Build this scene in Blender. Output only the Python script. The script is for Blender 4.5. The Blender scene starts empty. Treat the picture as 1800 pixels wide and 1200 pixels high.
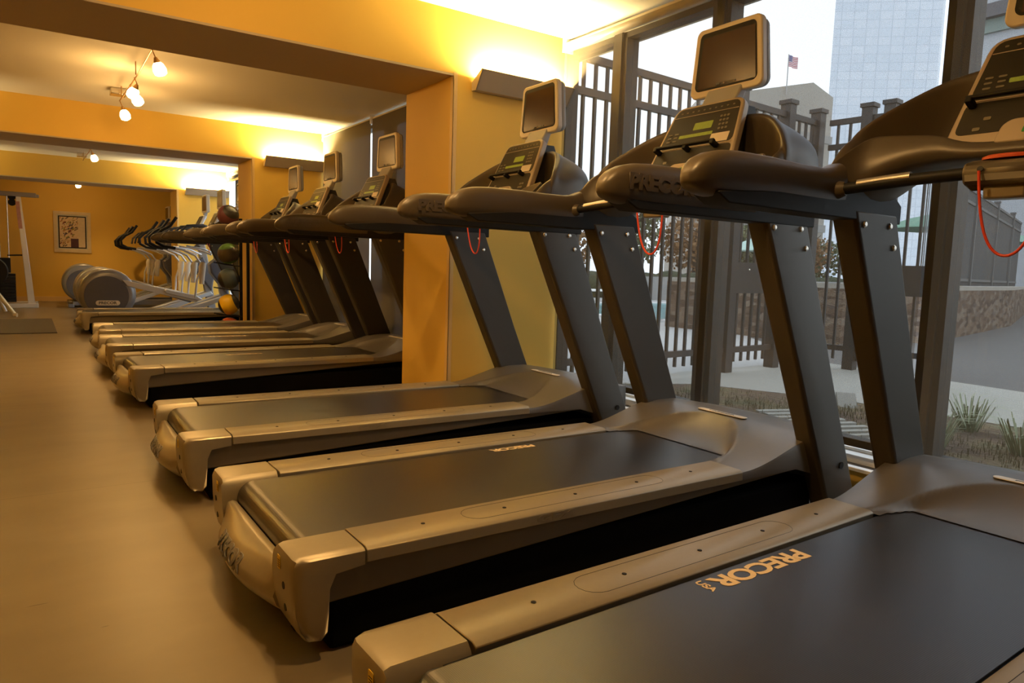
import bpy, bmesh, math, random
from math import sin, cos, pi, radians, sqrt
from mathutils import Vector, Matrix
random.seed(7)
SC = bpy.context.scene
COL = SC.collection

# ------------------------------------------------------------------ helpers
class MB:
    """collects geometry and links it as ONE mesh object"""
    def __init__(self):
        self.bm = bmesh.new()
    def face(self, pts):
        vs = [self.bm.verts.new(p) for p in pts]
        return self.bm.faces.new(vs)
    def box(self, x0, x1, y0, y1, z0, z1, rot=None, piv=None):
        m = Matrix.Identity(4)
        r = bmesh.ops.create_cube(self.bm, size=1)
        c = Vector(((x0+x1)/2, (y0+y1)/2, (z0+z1)/2))
        for v in r['verts']:
            v.co = Vector((v.co.x*(x1-x0), v.co.y*(y1-y0), v.co.z*(z1-z0))) + c
        if rot is not None:
            p = Vector(piv) if piv else c
            for v in r['verts']:
                v.co = rot @ (v.co-p) + p
        return self
    def prism(self, poly, a0, a1, axis='y'):
        """poly in the plane perpendicular to axis; (x,z) for y, (x,y) for z, (y,z) for x"""
        def P(p, a):
            if axis == 'y': return (p[0], a, p[1])
            if axis == 'z': return (p[0], p[1], a)
            return (a, p[0], p[1])
        A = [self.bm.verts.new(P(p, a0)) for p in poly]
        B = [self.bm.verts.new(P(p, a1)) for p in poly]
        n = len(poly)
        self.bm.faces.new(A); self.bm.faces.new(B[::-1])
        for i in range(n):
            j = (i+1) % n
            self.bm.faces.new((A[i], B[i], B[j], A[j]))
        return self
    def loft(self, secs, caps=True, closed=True):
        R = [[self.bm.verts.new(p) for p in s] for s in secs]
        n = len(R[0])
        for a, b in zip(R[:-1], R[1:]):
            for i in range(n if closed else n-1):
                j = (i+1) % n
                self.bm.faces.new((a[i], b[i], b[j], a[j]))
        if caps and closed:
            self.bm.faces.new(R[0]); self.bm.faces.new(R[-1][::-1])
        return self
    def tube(self, path, r, n=10, caps=True, flat=1.0):
        path = [Vector(p) for p in path]
        secs = []
        up = None
        for i, p in enumerate(path):
            t = (path[min(i+1, len(path)-1)] - path[max(i-1, 0)]).normalized()
            if up is None:
                up = Vector((0, 0, 1)) if abs(t.z) < .9 else Vector((1, 0, 0))
            s = t.cross(up).normalized(); up = s.cross(t).normalized()
            rr = r[i] if isinstance(r, (list, tuple)) else r
            secs.append([p + s*rr*cos(2*pi*k/n)*flat + up*rr*sin(2*pi*k/n) for k in range(n)])
        return self.loft(secs, caps)
    def lathe(self, prof, c, axis='z', n=32):
        """prof: list of (radius, height)"""
        secs = []
        for r, h in prof:
            s = []
            for k in range(n):
                a = 2*pi*k/n; u, w = r*cos(a), r*sin(a)
                q = {'z': (u, w, h), 'y': (u, h, w), 'x': (h, u, w)}[axis]
                s.append((c[0]+q[0], c[1]+q[1], c[2]+q[2]))
            secs.append(s)
        return self.loft(secs, True)
    def cyl(self, a, b, r, n=16):
        return self.tube([a, b], r, n)
    def sphere(self, c, r, u=24, v=14, sc=(1, 1, 1)):
        q = bmesh.ops.create_uvsphere(self.bm, u_segments=u, v_segments=v, radius=r)
        for w in q['verts']:
            w.co = Vector((w.co.x*sc[0], w.co.y*sc[1], w.co.z*sc[2])) + Vector(c)
        return self
    def xf(self, f):
        for v in self.bm.verts: v.co = Vector(f(v.co))
        return self
    def build(self, name, mat=None, parent=None, smooth=False, bevel=0, sub=0, seg=2, ang=40):
        bmesh.ops.remove_doubles(self.bm, verts=self.bm.verts, dist=1e-6)
        bmesh.ops.recalc_face_normals(self.bm, faces=self.bm.faces)
        me = bpy.data.meshes.new(name); self.bm.to_mesh(me); self.bm.free()
        if mat:
            for m in (mat if isinstance(mat, (list, tuple)) else [mat]): me.materials.append(m)
        o = bpy.data.objects.new(name, me); COL.objects.link(o)
        if parent: o.parent = parent
        if bevel:
            b = o.modifiers.new('bevel', 'BEVEL'); b.width = bevel; b.segments = seg
            b.limit_method = 'ANGLE'; b.angle_limit = radians(35)
        if sub:
            s = o.modifiers.new('sub', 'SUBSURF'); s.levels = sub; s.render_levels = sub
        if smooth or bevel or sub:
            me.shade_smooth()
            if not sub:
                try: me.set_sharp_from_angle(angle=radians(ang))
                except Exception: pass
        return o

def link_mesh(name, me, mat, parent):
    me.materials.clear(); me.materials.append(mat)
    o = bpy.data.objects.new(name, me); COL.objects.link(o); o.parent = parent
    return o

def text_mesh(s, size, extrude=.002, bold=.0, width=None, spacing=1.0, f=None):
    """centred text mesh in the XY plane, mapped through f(x,y,z)"""
    cu = bpy.data.curves.new('lettering', 'FONT'); cu.body = s; cu.size = size
    cu.extrude = extrude; cu.offset = bold; cu.align_x = 'CENTER'; cu.align_y = 'CENTER'
    cu.space_character = spacing; cu.resolution_u = 4
    o = bpy.data.objects.new('lettering', cu); COL.objects.link(o)
    dg = bpy.context.evaluated_depsgraph_get(); dg.update()
    me = bpy.data.meshes.new_from_object(o.evaluated_get(dg))
    bpy.data.objects.remove(o); bpy.data.curves.remove(cu)
    if width:
        xs = [v.co.x for v in me.vertices]; w = max(xs)-min(xs); k = width/w; cx = (max(xs)+min(xs))/2
        for v in me.vertices: v.co.x = (v.co.x-cx)*k
    if f:
        for v in me.vertices: v.co = Vector(f(v.co.x, v.co.y, v.co.z))
    me.update()
    return me

def tag(o, label=None, cat=None, group=None, kind=None):
    if label: o['label'] = label
    if cat: o['category'] = cat
    if group: o['group'] = group
    if kind: o['kind'] = kind
    return o
def empty(name, loc=(0, 0, 0), rz=0, parent=None):
    o = bpy.data.objects.new(name, None); COL.objects.link(o); o.location = loc
    o.rotation_euler = (0, 0, rz); o.empty_display_size = .1
    if parent: o.parent = parent
    return o
def struct(o):
    o['kind'] = 'structure'; return o
def copy_tree(o, parent=None):
    c = o.copy(); COL.objects.link(c); c.parent = parent
    for ch in list(o.children): copy_tree(ch, c)
    return c
def rrect(w, h, r, n=5, wt=None):
    """rounded rectangle / trapezoid outline centred on 0: bottom width w, top width wt"""
    wt = wt or w; P = []
    cs = [(w/2-r, -h/2+r, -90), (wt/2-r, h/2-r, 0), (-wt/2+r, h/2-r, 90), (-w/2+r, -h/2+r, 180)]
    for cx, cy, a in cs:
        for i in range(n+1):
            t = radians(a+90*i/n); P.append((cx+r*cos(t), cy+r*sin(t)))
    return P

# ------------------------------------------------------------------ materials
def mat(name, col, rough=.5, metal=0., noise=None, bump=None, spec=.5, coat=0, alpha=None, emis=None):
    m = bpy.data.materials.new(name); m.use_nodes = True
    nt = m.node_tree; b = nt.nodes['Principled BSDF']
    b.inputs['Base Color'].default_value = (*col, 1); b.inputs['Roughness'].default_value = rough
    b.inputs['Metallic'].default_value = metal; b.inputs['Specular IOR Level'].default_value = spec
    b.inputs['Coat Weight'].default_value = coat
    tc = nt.nodes.new('ShaderNodeTexCoord')
    if noise:   # (scale, strength, detail)
        n = nt.nodes.new('ShaderNodeTexNoise'); n.inputs['Scale'].default_value = noise[0]
        n.inputs['Detail'].default_value = noise[2] if len(noise) > 2 else 3
        nt.links.new(tc.outputs['Object'], n.inputs['Vector'])
        r = nt.nodes.new('ShaderNodeMix'); r.data_type = 'RGBA'
        k = noise[1]
        r.inputs[6].default_value = (*[c*(1-k) for c in col], 1); r.inputs[7].default_value = (*[min(1, c*(1+k)) for c in col], 1)
        nt.links.new(n.outputs['Fac'], r.inputs[0]); nt.links.new(r.outputs[2], b.inputs['Base Color'])
    if bump:    # (scale, strength, distance)
        n = nt.nodes.new('ShaderNodeTexNoise'); n.inputs['Scale'].default_value = bump[0]; n.inputs['Detail'].default_value = 4
        nt.links.new(tc.outputs['Object'], n.inputs['Vector'])
        p = nt.nodes.new('ShaderNodeBump'); p.inputs['Strength'].default_value = bump[1]; p.inputs['Distance'].default_value = bump[2] if len(bump) > 2 else .002
        nt.links.new(n.outputs['Fac'], p.inputs['Height']); nt.links.new(p.outputs[0], b.inputs['Normal'])
    if emis:
        b.inputs['Emission Color'].default_value = (*emis[:3], 1); b.inputs['Emission Strength'].default_value = emis[3]
    return m
M = {}
M['wall'] = mat('yellow_wall_paint', (.85, .545, .09), .6, noise=(1.2, .04), bump=(180, .15, .001))
M['soffit'] = mat('soffit_paint', (.56, .46, .31), .7, noise=(2, .03))
M['ceil'] = mat('ceiling_paint', (.82, .78, .66), .8, bump=(120, .1, .001))
M['trim'] = mat('corner_bead', (.80, .55, .22), .5, noise=(3, .03))
M['white'] = mat('white_paint', (.92, .92, .90), .45, noise=(4, .02))
M['shell'] = mat('silver_bronze_plastic', (.31, .265, .18), .34, .35, noise=(60, .05), bump=(500, .08, .0004))
M['upright'] = mat('painted_steel_upright', (.054, .043, .029), .45, .25, noise=(40, .04), bump=(400, .06, .0004))
M['skirt'] = mat('frame_steel', (.15, .125, .085), .5, .3, noise=(20, .06))
M['hood'] = mat('motor_hood_plastic', (.155, .142, .125), .34, .3, noise=(60, .04), bump=(500, .08, .0004))
M['arm'] = mat('dark_grip_plastic', (.082, .062, .038), .40, .1, noise=(30, .05), bump=(600, .12, .0004))
M['console'] = mat('console_plastic', (.085, .068, .048), .38, .2, noise=(30, .05), bump=(500, .08, .0004))
M['black'] = mat('black_plastic', (.010, .009, .008), .55, noise=(20, .2), spec=.25)
M['deck_shadow'] = mat('under_deck_shadow', (.004, .0035, .003), .95, noise=(20, .2), spec=.08)  # near-black colour standing in for the shadow below the decks
M['dark'] = mat('dark_grey_plastic', (.045, .043, .042), .5, noise=(20, .1))
M['frame'] = mat('pale_panel_plastic', (.50, .42, .32), .38, .15, noise=(30, .03))
M['screenframe'] = mat('cream_monitor_plastic', (.74, .66, .52), .35, noise=(20, .02))
M['screenback'] = mat('grey_monitor_back', (.42, .42, .42), .45, noise=(20, .03))
M['glass_dark'] = mat('dark_screen_glass', (.045, .018, .004), .22, noise=(3, .2), spec=.3)
M['face'] = mat('console_face_film', (.028, .025, .018), .42, noise=(8, .15), spec=.3)
M['lcd'] = mat('green_lcd', (.22, .26, .03), .3, noise=(90, .35), emis=(.30, .34, .03, .22))
M['key'] = mat('key_print', (.20, .18, .13), .4, noise=(50, .1))
M['label'] = mat('paper_label', (.78, .70, .58), .6, noise=(60, .06))
M['green'] = mat('green_start_key', (.02, .32, .08), .35, noise=(30, .1))
M['red'] = mat('red_stop_rim', (.65, .10, .03), .4, noise=(30, .1))
M['cord'] = mat('red_cord', (.75, .07, .03), .45, noise=(200, .1))
M['steel'] = mat('polished_steel', (.75, .70, .62), .22, .9, noise=(30, .04))
M['logo'] = mat('belt_print', (.72, .56, .33), .6, noise=(300, .12))
M['emboss'] = mat('embossed_lettering', (.085, .075, .058), .5, noise=(60, .1))
M['emboss2'] = mat('grey_lettering', (.11, .10, .085), .5, noise=(60, .1))
M['yellow'] = mat('yellow_warning_label', (.85, .60, .02), .45, noise=(60, .05))
M['badge'] = mat('cream_hood_badge', (.80, .74, .62), .35, noise=(60, .04))
M['chrome'] = mat('bright_silver', (.72, .74, .78), .3, .55, noise=(20, .03))
M['egrey'] = mat('trainer_grey', (.30, .30, .31), .33, .35, noise=(20, .04))
M['edisc'] = mat('trainer_side_disc', (.11, .115, .14), .3, .2, noise=(20, .05))
M['shadefab'] = None
M['alu'] = mat('dark_bronze_aluminium', (.045, .037, .030), .5, .3, noise=(30, .08))
M['fence'] = mat('dark_fence_paint', (.035, .03, .028), .5, noise=(10, .1))
M['amber'] = mat('track_metal', (.50, .30, .12), .35, .8, noise=(20, .05))

def nodes(m):
    nt = m.node_tree
    return nt, nt.nodes['Principled BSDF'], (lambda t: nt.nodes.new(t)), nt.links.new
def ramp(nt, pts):
    r = nt.nodes.new('ShaderNodeValToRGB'); e = r.color_ramp.elements
    while len(e) > 1: e.remove(e[-1])
    e[0].position = pts[0][0]; e[0].color = (*pts[0][1], 1)
    for p, c in pts[1:]:
        q = e.new(p); q.color = (*c, 1)
    return r
# floor: vinyl with faint directional mottling, seams and scuffs
m = mat('vinyl_floor', (.3, .25, .17), .36); nt, b, N, L = nodes(m)
tc = N('ShaderNodeTexCoord'); mp = N('ShaderNodeMapping'); mp.inputs['Scale'].default_value = (1.0, 2.0, 1)
n1 = N('ShaderNodeTexNoise'); n1.inputs['Scale'].default_value = 3; n1.inputs['Detail'].default_value = 6
L(tc.outputs['Object'], mp.inputs[0]); L(mp.outputs[0], n1.inputs['Vector'])
r1 = ramp(nt, [(.3, (.19, .145, .082)), (.7, (.225, .175, .103))]); L(n1.outputs['Fac'], r1.inputs[0])
mp2 = N('ShaderNodeMapping'); mp2.inputs['Scale'].default_value = (2.2, 14, 1); mp2.inputs['Rotation'].default_value = (0, 0, .25)
n2 = N('ShaderNodeTexNoise'); n2.inputs['Scale'].default_value = 3.1; n2.inputs['Detail'].default_value = 2
L(tc.outputs['Object'], mp2.inputs[0]); L(mp2.outputs[0], n2.inputs['Vector'])
r2 = ramp(nt, [(.0, (1, 1, 1)), (.745, (1, 1, 1)), (.775, (.45, .4, .35))]); L(n2.outputs['Fac'], r2.inputs[0])
br = N('ShaderNodeTexBrick'); br.offset = 0; br.inputs['Scale'].default_value = 1; br.inputs['Brick Width'].default_value = 30
br.inputs['Row Height'].default_value = 1.83; br.inputs['Mortar Size'].default_value = .0016
br.inputs['Color1'].default_value = br.inputs['Color2'].default_value = (1, 1, 1, 1); br.inputs['Mortar'].default_value = (.55, .5, .45, 1)
mp3 = N('ShaderNodeMapping'); mp3.inputs['Location'].default_value = (15, .52, 0)
L(tc.outputs['Object'], mp3.inputs[0]); L(mp3.outputs[0], br.inputs['Vector'])
x1 = N('ShaderNodeMix'); x1.data_type = 'RGBA'; x1.blend_type = 'MULTIPLY'; x1.inputs[0].default_value = 1
x2 = N('ShaderNodeMix'); x2.data_type = 'RGBA'; x2.blend_type = 'MULTIPLY'; x2.inputs[0].default_value = 1
L(r1.outputs[0], x1.inputs[6]); L(r2.outputs[0], x1.inputs[7]); L(x1.outputs[2], x2.inputs[6]); L(br.outputs[0], x2.inputs[7]); L(x2.outputs[2], b.inputs['Base Color'])
M['floor'] = m
# running belt weave
m = mat('belt_fabric', (.06, .055, .05), .30, spec=.9); nt, b, N, L = nodes(m)
tc = N('ShaderNodeTexCoord'); w = N('ShaderNodeTexWave'); w.inputs['Scale'].default_value = 90; w.inputs['Distortion'].default_value = .3; w.bands_direction = 'X'
w2 = N('ShaderNodeTexWave'); w2.inputs['Scale'].default_value = 90; w2.bands_direction = 'Y'; w2.inputs['Distortion'].default_value = .3
L(tc.outputs['Object'], w.inputs['Vector']); L(tc.outputs['Object'], w2.inputs['Vector'])
a = N('ShaderNodeMath'); a.operation = 'MULTIPLY'; L(w.outputs['Fac'], a.inputs[0]); L(w2.outputs['Fac'], a.inputs[1])
r = ramp(nt, [(0, (.016, .013, .010)), (1, (.052, .042, .030))]); L(a.outputs[0], r.inputs[0])
nz = N('ShaderNodeTexNoise'); nz.inputs['Scale'].default_value = 3.0; nz.inputs['Detail'].default_value = 5
L(tc.outputs['Object'], nz.inputs['Vector'])
rr = ramp(nt, [(.3, (.82, .82, .82)), (.7, (1.12, 1.1, 1.08))]); L(nz.outputs['Fac'], rr.inputs[0])
x = N('ShaderNodeMix'); x.data_type = 'RGBA'; x.blend_type = 'MULTIPLY'; x.inputs[0].default_value = 1
L(r.outputs[0], x.inputs[6]); L(rr.outputs[0], x.inputs[7]); L(x.outputs[2], b.inputs['Base Color'])
bp = N('ShaderNodeBump'); bp.inputs['Strength'].default_value = .25; bp.inputs['Distance'].default_value = .0006
L(a.outputs[0], bp.inputs['Height']); L(bp.outputs[0], b.inputs['Normal'])
M['belt'] = m
# roller shade screen fabric (see-through weave) and opaque fabric
def shade_fabric(name, col, openness, trans):
    m = bpy.data.materials.new(name); m.use_nodes = True; nt = m.node_tree; nt.nodes.clear()
    N = lambda t: nt.nodes.new(t); L = nt.links.new
    out = N('ShaderNodeOutputMaterial'); mx = N('ShaderNodeMixShader'); tr = N('ShaderNodeBsdfTransparent')
    df = N('ShaderNodeBsdfDiffuse'); tl = N('ShaderNodeBsdfTranslucent'); m2 = N('ShaderNodeMixShader')
    df.inputs[0].default_value = (*col, 1); tl.inputs[0].default_value = (*col, 1); m2.inputs[0].default_value = trans
    L(df.outputs[0], m2.inputs[1]); L(tl.outputs[0], m2.inputs[2])
    tc = N('ShaderNodeTexCoord')
    wv = N('ShaderNodeTexWave'); wv.bands_direction = 'Y'; wv.inputs['Scale'].default_value = 60; wv.inputs['Distortion'].default_value = 1.2; wv.inputs['Detail'].default_value = 1
    wz = N('ShaderNodeTexWave'); wz.bands_direction = 'Z'; wz.inputs['Scale'].default_value = 60; wz.inputs['Distortion'].default_value = 1.2; wz.inputs['Detail'].default_value = 1
    L(tc.outputs['Object'], wv.inputs['Vector']); L(tc.outputs['Object'], wz.inputs['Vector'])
    ad = N('ShaderNodeMath'); ad.operation = 'ADD'; L(wv.outputs['Fac'], ad.inputs[0]); L(wz.outputs['Fac'], ad.inputs[1])
    mr = N('ShaderNodeMapRange'); mr.inputs[1].default_value = 0; mr.inputs[2].default_value = 2
    k_ = min(.06, openness*.5); mr.inputs[3].default_value = 1-(openness-k_); mr.inputs[4].default_value = 1-(openness+k_)
    L(ad.outputs[0], mr.inputs[0]); L(mr.outputs[0], mx.inputs[0]); L(tr.outputs[0], mx.inputs[1]); L(m2.outputs[0], mx.inputs[2])
    L(mx.outputs[0], out.inputs[0]); return m
M['mesh_shade'] = shade_fabric('open_weave_shade', (.165, .137, .095), .50, .28)
M['solid_shade'] = shade_fabric('grey_shade_cloth', (.13, .115, .085), .01, .03)
m = bpy.data.materials.new('window_glass'); m.use_nodes = True; nt = m.node_tree; nt.nodes.clear()
out = nt.nodes.new('ShaderNodeOutputMaterial'); mx = nt.nodes.new('ShaderNodeMixShader'); tr = nt.nodes.new('ShaderNodeBsdfTransparent')
gl = nt.nodes.new('ShaderNodeBsdfGlossy'); gl.inputs['Roughness'].default_value = .02; tr.inputs[0].default_value = (.93, .95, .95, 1)
fr = nt.nodes.new('ShaderNodeLayerWeight'); pw = nt.nodes.new('ShaderNodeMath'); pw.operation = 'POWER'; pw.inputs[1].default_value = 5
ma = nt.nodes.new('ShaderNodeMath'); ma.operation = 'MULTIPLY_ADD'; ma.inputs[1].default_value = .5; ma.inputs[2].default_value = .02
nt.links.new(fr.outputs['Facing'], pw.inputs[0]); nt.links.new(pw.outputs[0], ma.inputs[0]); nt.links.new(ma.outputs[0], mx.inputs[0]); nt.links.new(tr.outputs[0], mx.inputs[1]); nt.links.new(gl.outputs[0], mx.inputs[2]); nt.links.new(mx.outputs[0], out.inputs[0])
M['glass'] = m
def emit(name, col, s):
    m = bpy.data.materials.new(name); m.use_nodes = True; b = m.node_tree.nodes['Principled BSDF']
    b.inputs['Base Color'].default_value = (.9, .85, .7, 1); b.inputs['Emission Color'].default_value = (*col, 1); b.inputs['Emission Strength'].default_value = s
    return m
M['bulb'] = emit('lit_lamp_glass', (1, .72, .35), 12)
M['tube_lit'] = emit('lit_sconce_tube', (1, .84, .52), 10)

# ------------------------------------------------------------------ camera
F, YAW, PIT, ROL, CH, CX = 1252.43, .598367, -.103423, .0324681, .907662, -.241546
d = Vector((sin(YAW)*cos(PIT), cos(YAW)*cos(PIT), sin(PIT)))
r = d.cross(Vector((0, 0, 1))).normalized(); u = r.cross(d)
R = r*cos(ROL)+u*sin(ROL); U = -r*sin(ROL)+u*cos(ROL)
cam = bpy.data.cameras.new('camera'); co = bpy.data.objects.new('camera', cam); COL.objects.link(co)
co.matrix_world = Matrix(((R.x, U.x, -d.x, CX), (R.y, U.y, -d.y, 0), (R.z, U.z, -d.z, CH), (0, 0, 0, 1)))
cam.sensor_width = 36; cam.lens = F/1800*36; cam.clip_end = 500; cam.clip_start = .02
SC.camera = co

# ------------------------------------------------------------------ room shell
ZC, ZS, XW, XG = 2.39, 2.018, 2.69, 2.95
YB, YE, XL = -3.0, 15.9, -2.1
JL, JR = -1.35, 1.872
P = [(3.80, 4.43), (8.36, 8.99), (13.20, 13.83)]
fl = MB(); fl.box(XL-.1, XG+.05, YB-.1, YE+.1, -.12, 0); struct(fl.build('floor', M['floor']))
ce = MB(); ce.box(XL-.1, XG+.15, YB-.1, YE+.1, ZC, ZC+.15); struct(ce.build('ceiling', M['ceil']))
w = MB(); w.box(XL-.1, XL, YB-.1, YE+.1, 0, ZC); struct(w.build('wall_left', M['wall']))
w = MB(); w.box(XL, XG+.05, YE, YE+.1, 0, ZC); struct(w.build('wall_back', M['wall']))
w = MB(); w.box(XL, XG+.05, YB-.1, YB, 0, ZC); struct(w.build('wall_front', M['wall']))
w = MB(); w.box(XL, 2.6, YE-.015, YE, 0, .09); struct(w.build('baseboard_back', M['trim'], bevel=.003))
for i, (a, b_) in enumerate(P):
    e = struct(empty('wall_partition', (0, a, 0)))
    q = MB(); q.box(JR, XW+.02, 0, b_-a, 0, ZC); q.build('pier', M['wall'], e)
    q = MB(); q.box(XL, JL, 0, b_-a, 0, ZC); q.build('pier', M['wall'], e)
    q = MB(); q.box(JL, JR, 0, b_-a, ZS+.012, ZC); q.build('beam', M['wall'], e)
    q = MB(); q.box(JL, JR, 0, b_-a, ZS, ZS+.012); q.build('soffit', M['soffit'], e)
    q = MB()
    q.box(JR-.002, JR+.028, -.002, .004, 0, ZS+.02); q.box(JR-.002, JR+.004, -.002, .03, 0, ZS)
    q.build('corner_bead', M['trim'], e, bevel=.001)
# low wall under the windows + sill
bays = [(YB, P[0][0], 1), (P[0][1], P[1][0], 2), (P[1][1], P[2][0], 3), (P[2][1], YE, 4)]
w = MB()
for a, b_, k in bays: w.box(XW-.005, XW+.021, a, b_, 0, .09)
w.box(XW+.021, XG+.04, YB, YE, 0, .09)
struct(w.build('wall_right', M['wall']))
s = MB()
for a, b_, k in bays: s.box(XW-.035, XW+.005, a, b_, .09, .105); s.box(XW+.06, XG-.03, a, b_, .09, .135); s.box(XW+.13, XG-.03, a, b_, .135, .15)
struct(s.build('trim_1', M['white'], bevel=.003))
s = MB()
for a, b_, k in bays: s.box(XW+.005, XW+.06, a, b_, .09, .10)
struct(s.build('trim_2', M['alu']))
# windows
bays = [(YB, 4.11, 1), (4.11, 8.67, 2), (8.67, 13.51, 3), (13.51, YE, 4)]
mull = {1: [(4.03, 4.11), (3.44, 3.567), (2.64, 2.765), (1.43, 1.53), (.2, .3), (-1.1, -1.0), (-2.4, -2.3)],
        2: [(4.11, 4.18), (5.8, 5.9), (7.0, 7.1), (8.60, 8.67)], 3: [(8.67, 8.74), (10.35, 10.45), (11.75, 11.85), (13.44, 13.51)], 4: [(13.51, 13.58), (15.8, 15.9)]}
for a, b_, k in bays:
    e = struct(empty('window_%d' % k, (XG, (a+b_)/2, 0))); yo = (a+b_)/2
    f = MB()
    for m0, m1 in mull[k]: f.box(-.05, .05, m0-yo, m1-yo, .09, ZC)
    for m0, m1 in mull[k][1:-1]:
        f.box(-.07, -.05, m0-yo+.028, m1-yo-.028, .09, ZC)
    f.box(-.05, .05, a-yo, b_-yo, .09, .165); f.box(-.05, .05, a-yo, b_-yo, 2.355, ZC)
    f.build('window_frame', M['alu'], e, bevel=.003)
    g = MB(); g.box(.0, .006, a-yo+.02, b_-yo-.02, .1, ZC-.02); g.build('window_glass', M['glass'], e)

# ------------------------------------------------------------------ roller shades
def shade(y0, y1, fab, label, z0=.19, group='roller shades over the windows', rolled=False):
    e = empty('roller_shade', (XW, (y0+y1)/2, 0)); yo = (y0+y1)/2
    tag(e, label, 'roller shade', group)
    t = MB(); t.cyl((.02, y0-yo, 2.34), (.02, y1-yo, 2.34), .032, 20); t.build('roller_tube', M['screenframe'], e, smooth=True)
    f = MB(); f.face([(-.012, y0-yo+.008, z0+.03), (-.012, y1-yo-.008, z0+.03), (-.012, y1-yo-.008, 2.345), (-.012, y0-yo+.008, 2.345)]); f.build('shade_fabric', fab, e)
    h = MB(); h.box(-.018, -.004, y0-yo+.008, y1-yo-.008, z0, z0+.034); h.build('hem_bar', M['alu'], e, bevel=.002)
    for yy in (y0, y1):
        b2 = MB(); b2.box(-.025, .06, yy-yo-.003, yy-yo+.003, 2.30, ZC-.001); b2.build('bracket', M['white'], e)
shade(2.535, 3.79, M['mesh_shade'], 'see-through roller shade in front of the tall fence, beside the yellow pier')
shade(1.425, 2.51, M['mesh_shade'], 'see-through roller shade in front of the tall white tower')
shade(-.1, 1.40, M['mesh_shade'], 'see-through roller shade at the right edge, before the road')
shade(-1.5, -.115, M['solid_shade'], 'unseen grey roller shade beside the camera, added to cut the daylight', group='grey roller shades')  # added out of view, closed to reduce daylight in the near bay
shade(-2.9, -1.515, M['solid_shade'], 'unseen grey roller shade at the near end of the glazing, added to cut the daylight', group='grey roller shades')  # second unseen blind, added for the same dimming of the near bay
shade(4.46, 6.905, M['solid_shade'], 'closed grey roller shade behind the nearer column, right of the bright slit', group='grey roller shades')
shade(6.93, 8.35, M['solid_shade'], 'closed grey roller shade beside the second wall light, left of the bright slit', group='grey roller shades')
shade(13.9, 15.8, M['solid_shade'], 'unseen grey roller shade in the last bay, added to keep the back wall dim', group='grey roller shades')  # added unseen behind the column to block daylight in the last bay
shade(9.0, 13.19, M['mesh_shade'], 'rolled-up shade over the far bright window', z0=2.2, rolled=True)

# ------------------------------------------------------------------ wall lights (uplights)
def sconce(x0, x1, y, label):
    e = empty('wall_light', ((x0+x1)/2, y, 1.95)); h = (x1-x0)/2
    tag(e, label, 'wall light', 'uplight wall lights')
    f = MB()
    pr = [(0, 0), (-.05, 0), (-.12, .105), (-.115, .11), (-.047, .006), (0, .006)]
    f.prism(pr, -h, h, 'x')
    full = [(0, 0), (-.05, 0), (-.12, .105), (-.115, .112), (0, .05)]
    f.prism(full, -h, -h+.006, 'x'); f.prism(full, h-.006, h, 'x')
    f.build('light_trough', M['frame'], e, bevel=.0015)
    t = MB(); t.cyl((-h+.03, -.04, .03), (h-.03, -.04, .03), .013, 10); t.build('lamp_tube', M['tube_lit'], e, smooth=True)
    return e
def area(name, loc, sx, sy, power, col, rot=(0, 0, 0), parent=None, spread=None):
    l = bpy.data.lights.new(name, 'AREA'); l.shape = 'RECTANGLE'; l.size = sx; l.size_y = sy; l.energy = power; l.color = col
    if spread: l.spread = spread
    o = bpy.data.objects.new(name, l); COL.objects.link(o); o.location = loc; o.rotation_euler = rot
    if parent: o.parent = parent
    return o
SCP = 84
for (a, b_), lab in zip(P, ('first wall light, above the treadmill screen beside the near column', 'second wall light, above the small screens beyond the near column', 'third and farthest wall light, beside the far bright window')):
    e = sconce(1.997, 2.69, a, lab+' on the yellow wall')
    area('wall_light_lamp', (0, -.055, .075), .6, .05, SCP*(2.2 if a > 13 else 1), (1, .79, .40), (pi, 0, 0), e)
    e = sconce(-2.05, -1.4, a, 'wall light on the left pier facing the room, outside the view')
    area('wall_light_lamp', (0, -.055, .075), .6, .05, SCP, (1, .79, .40), (pi, 0, 0), e)

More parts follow.
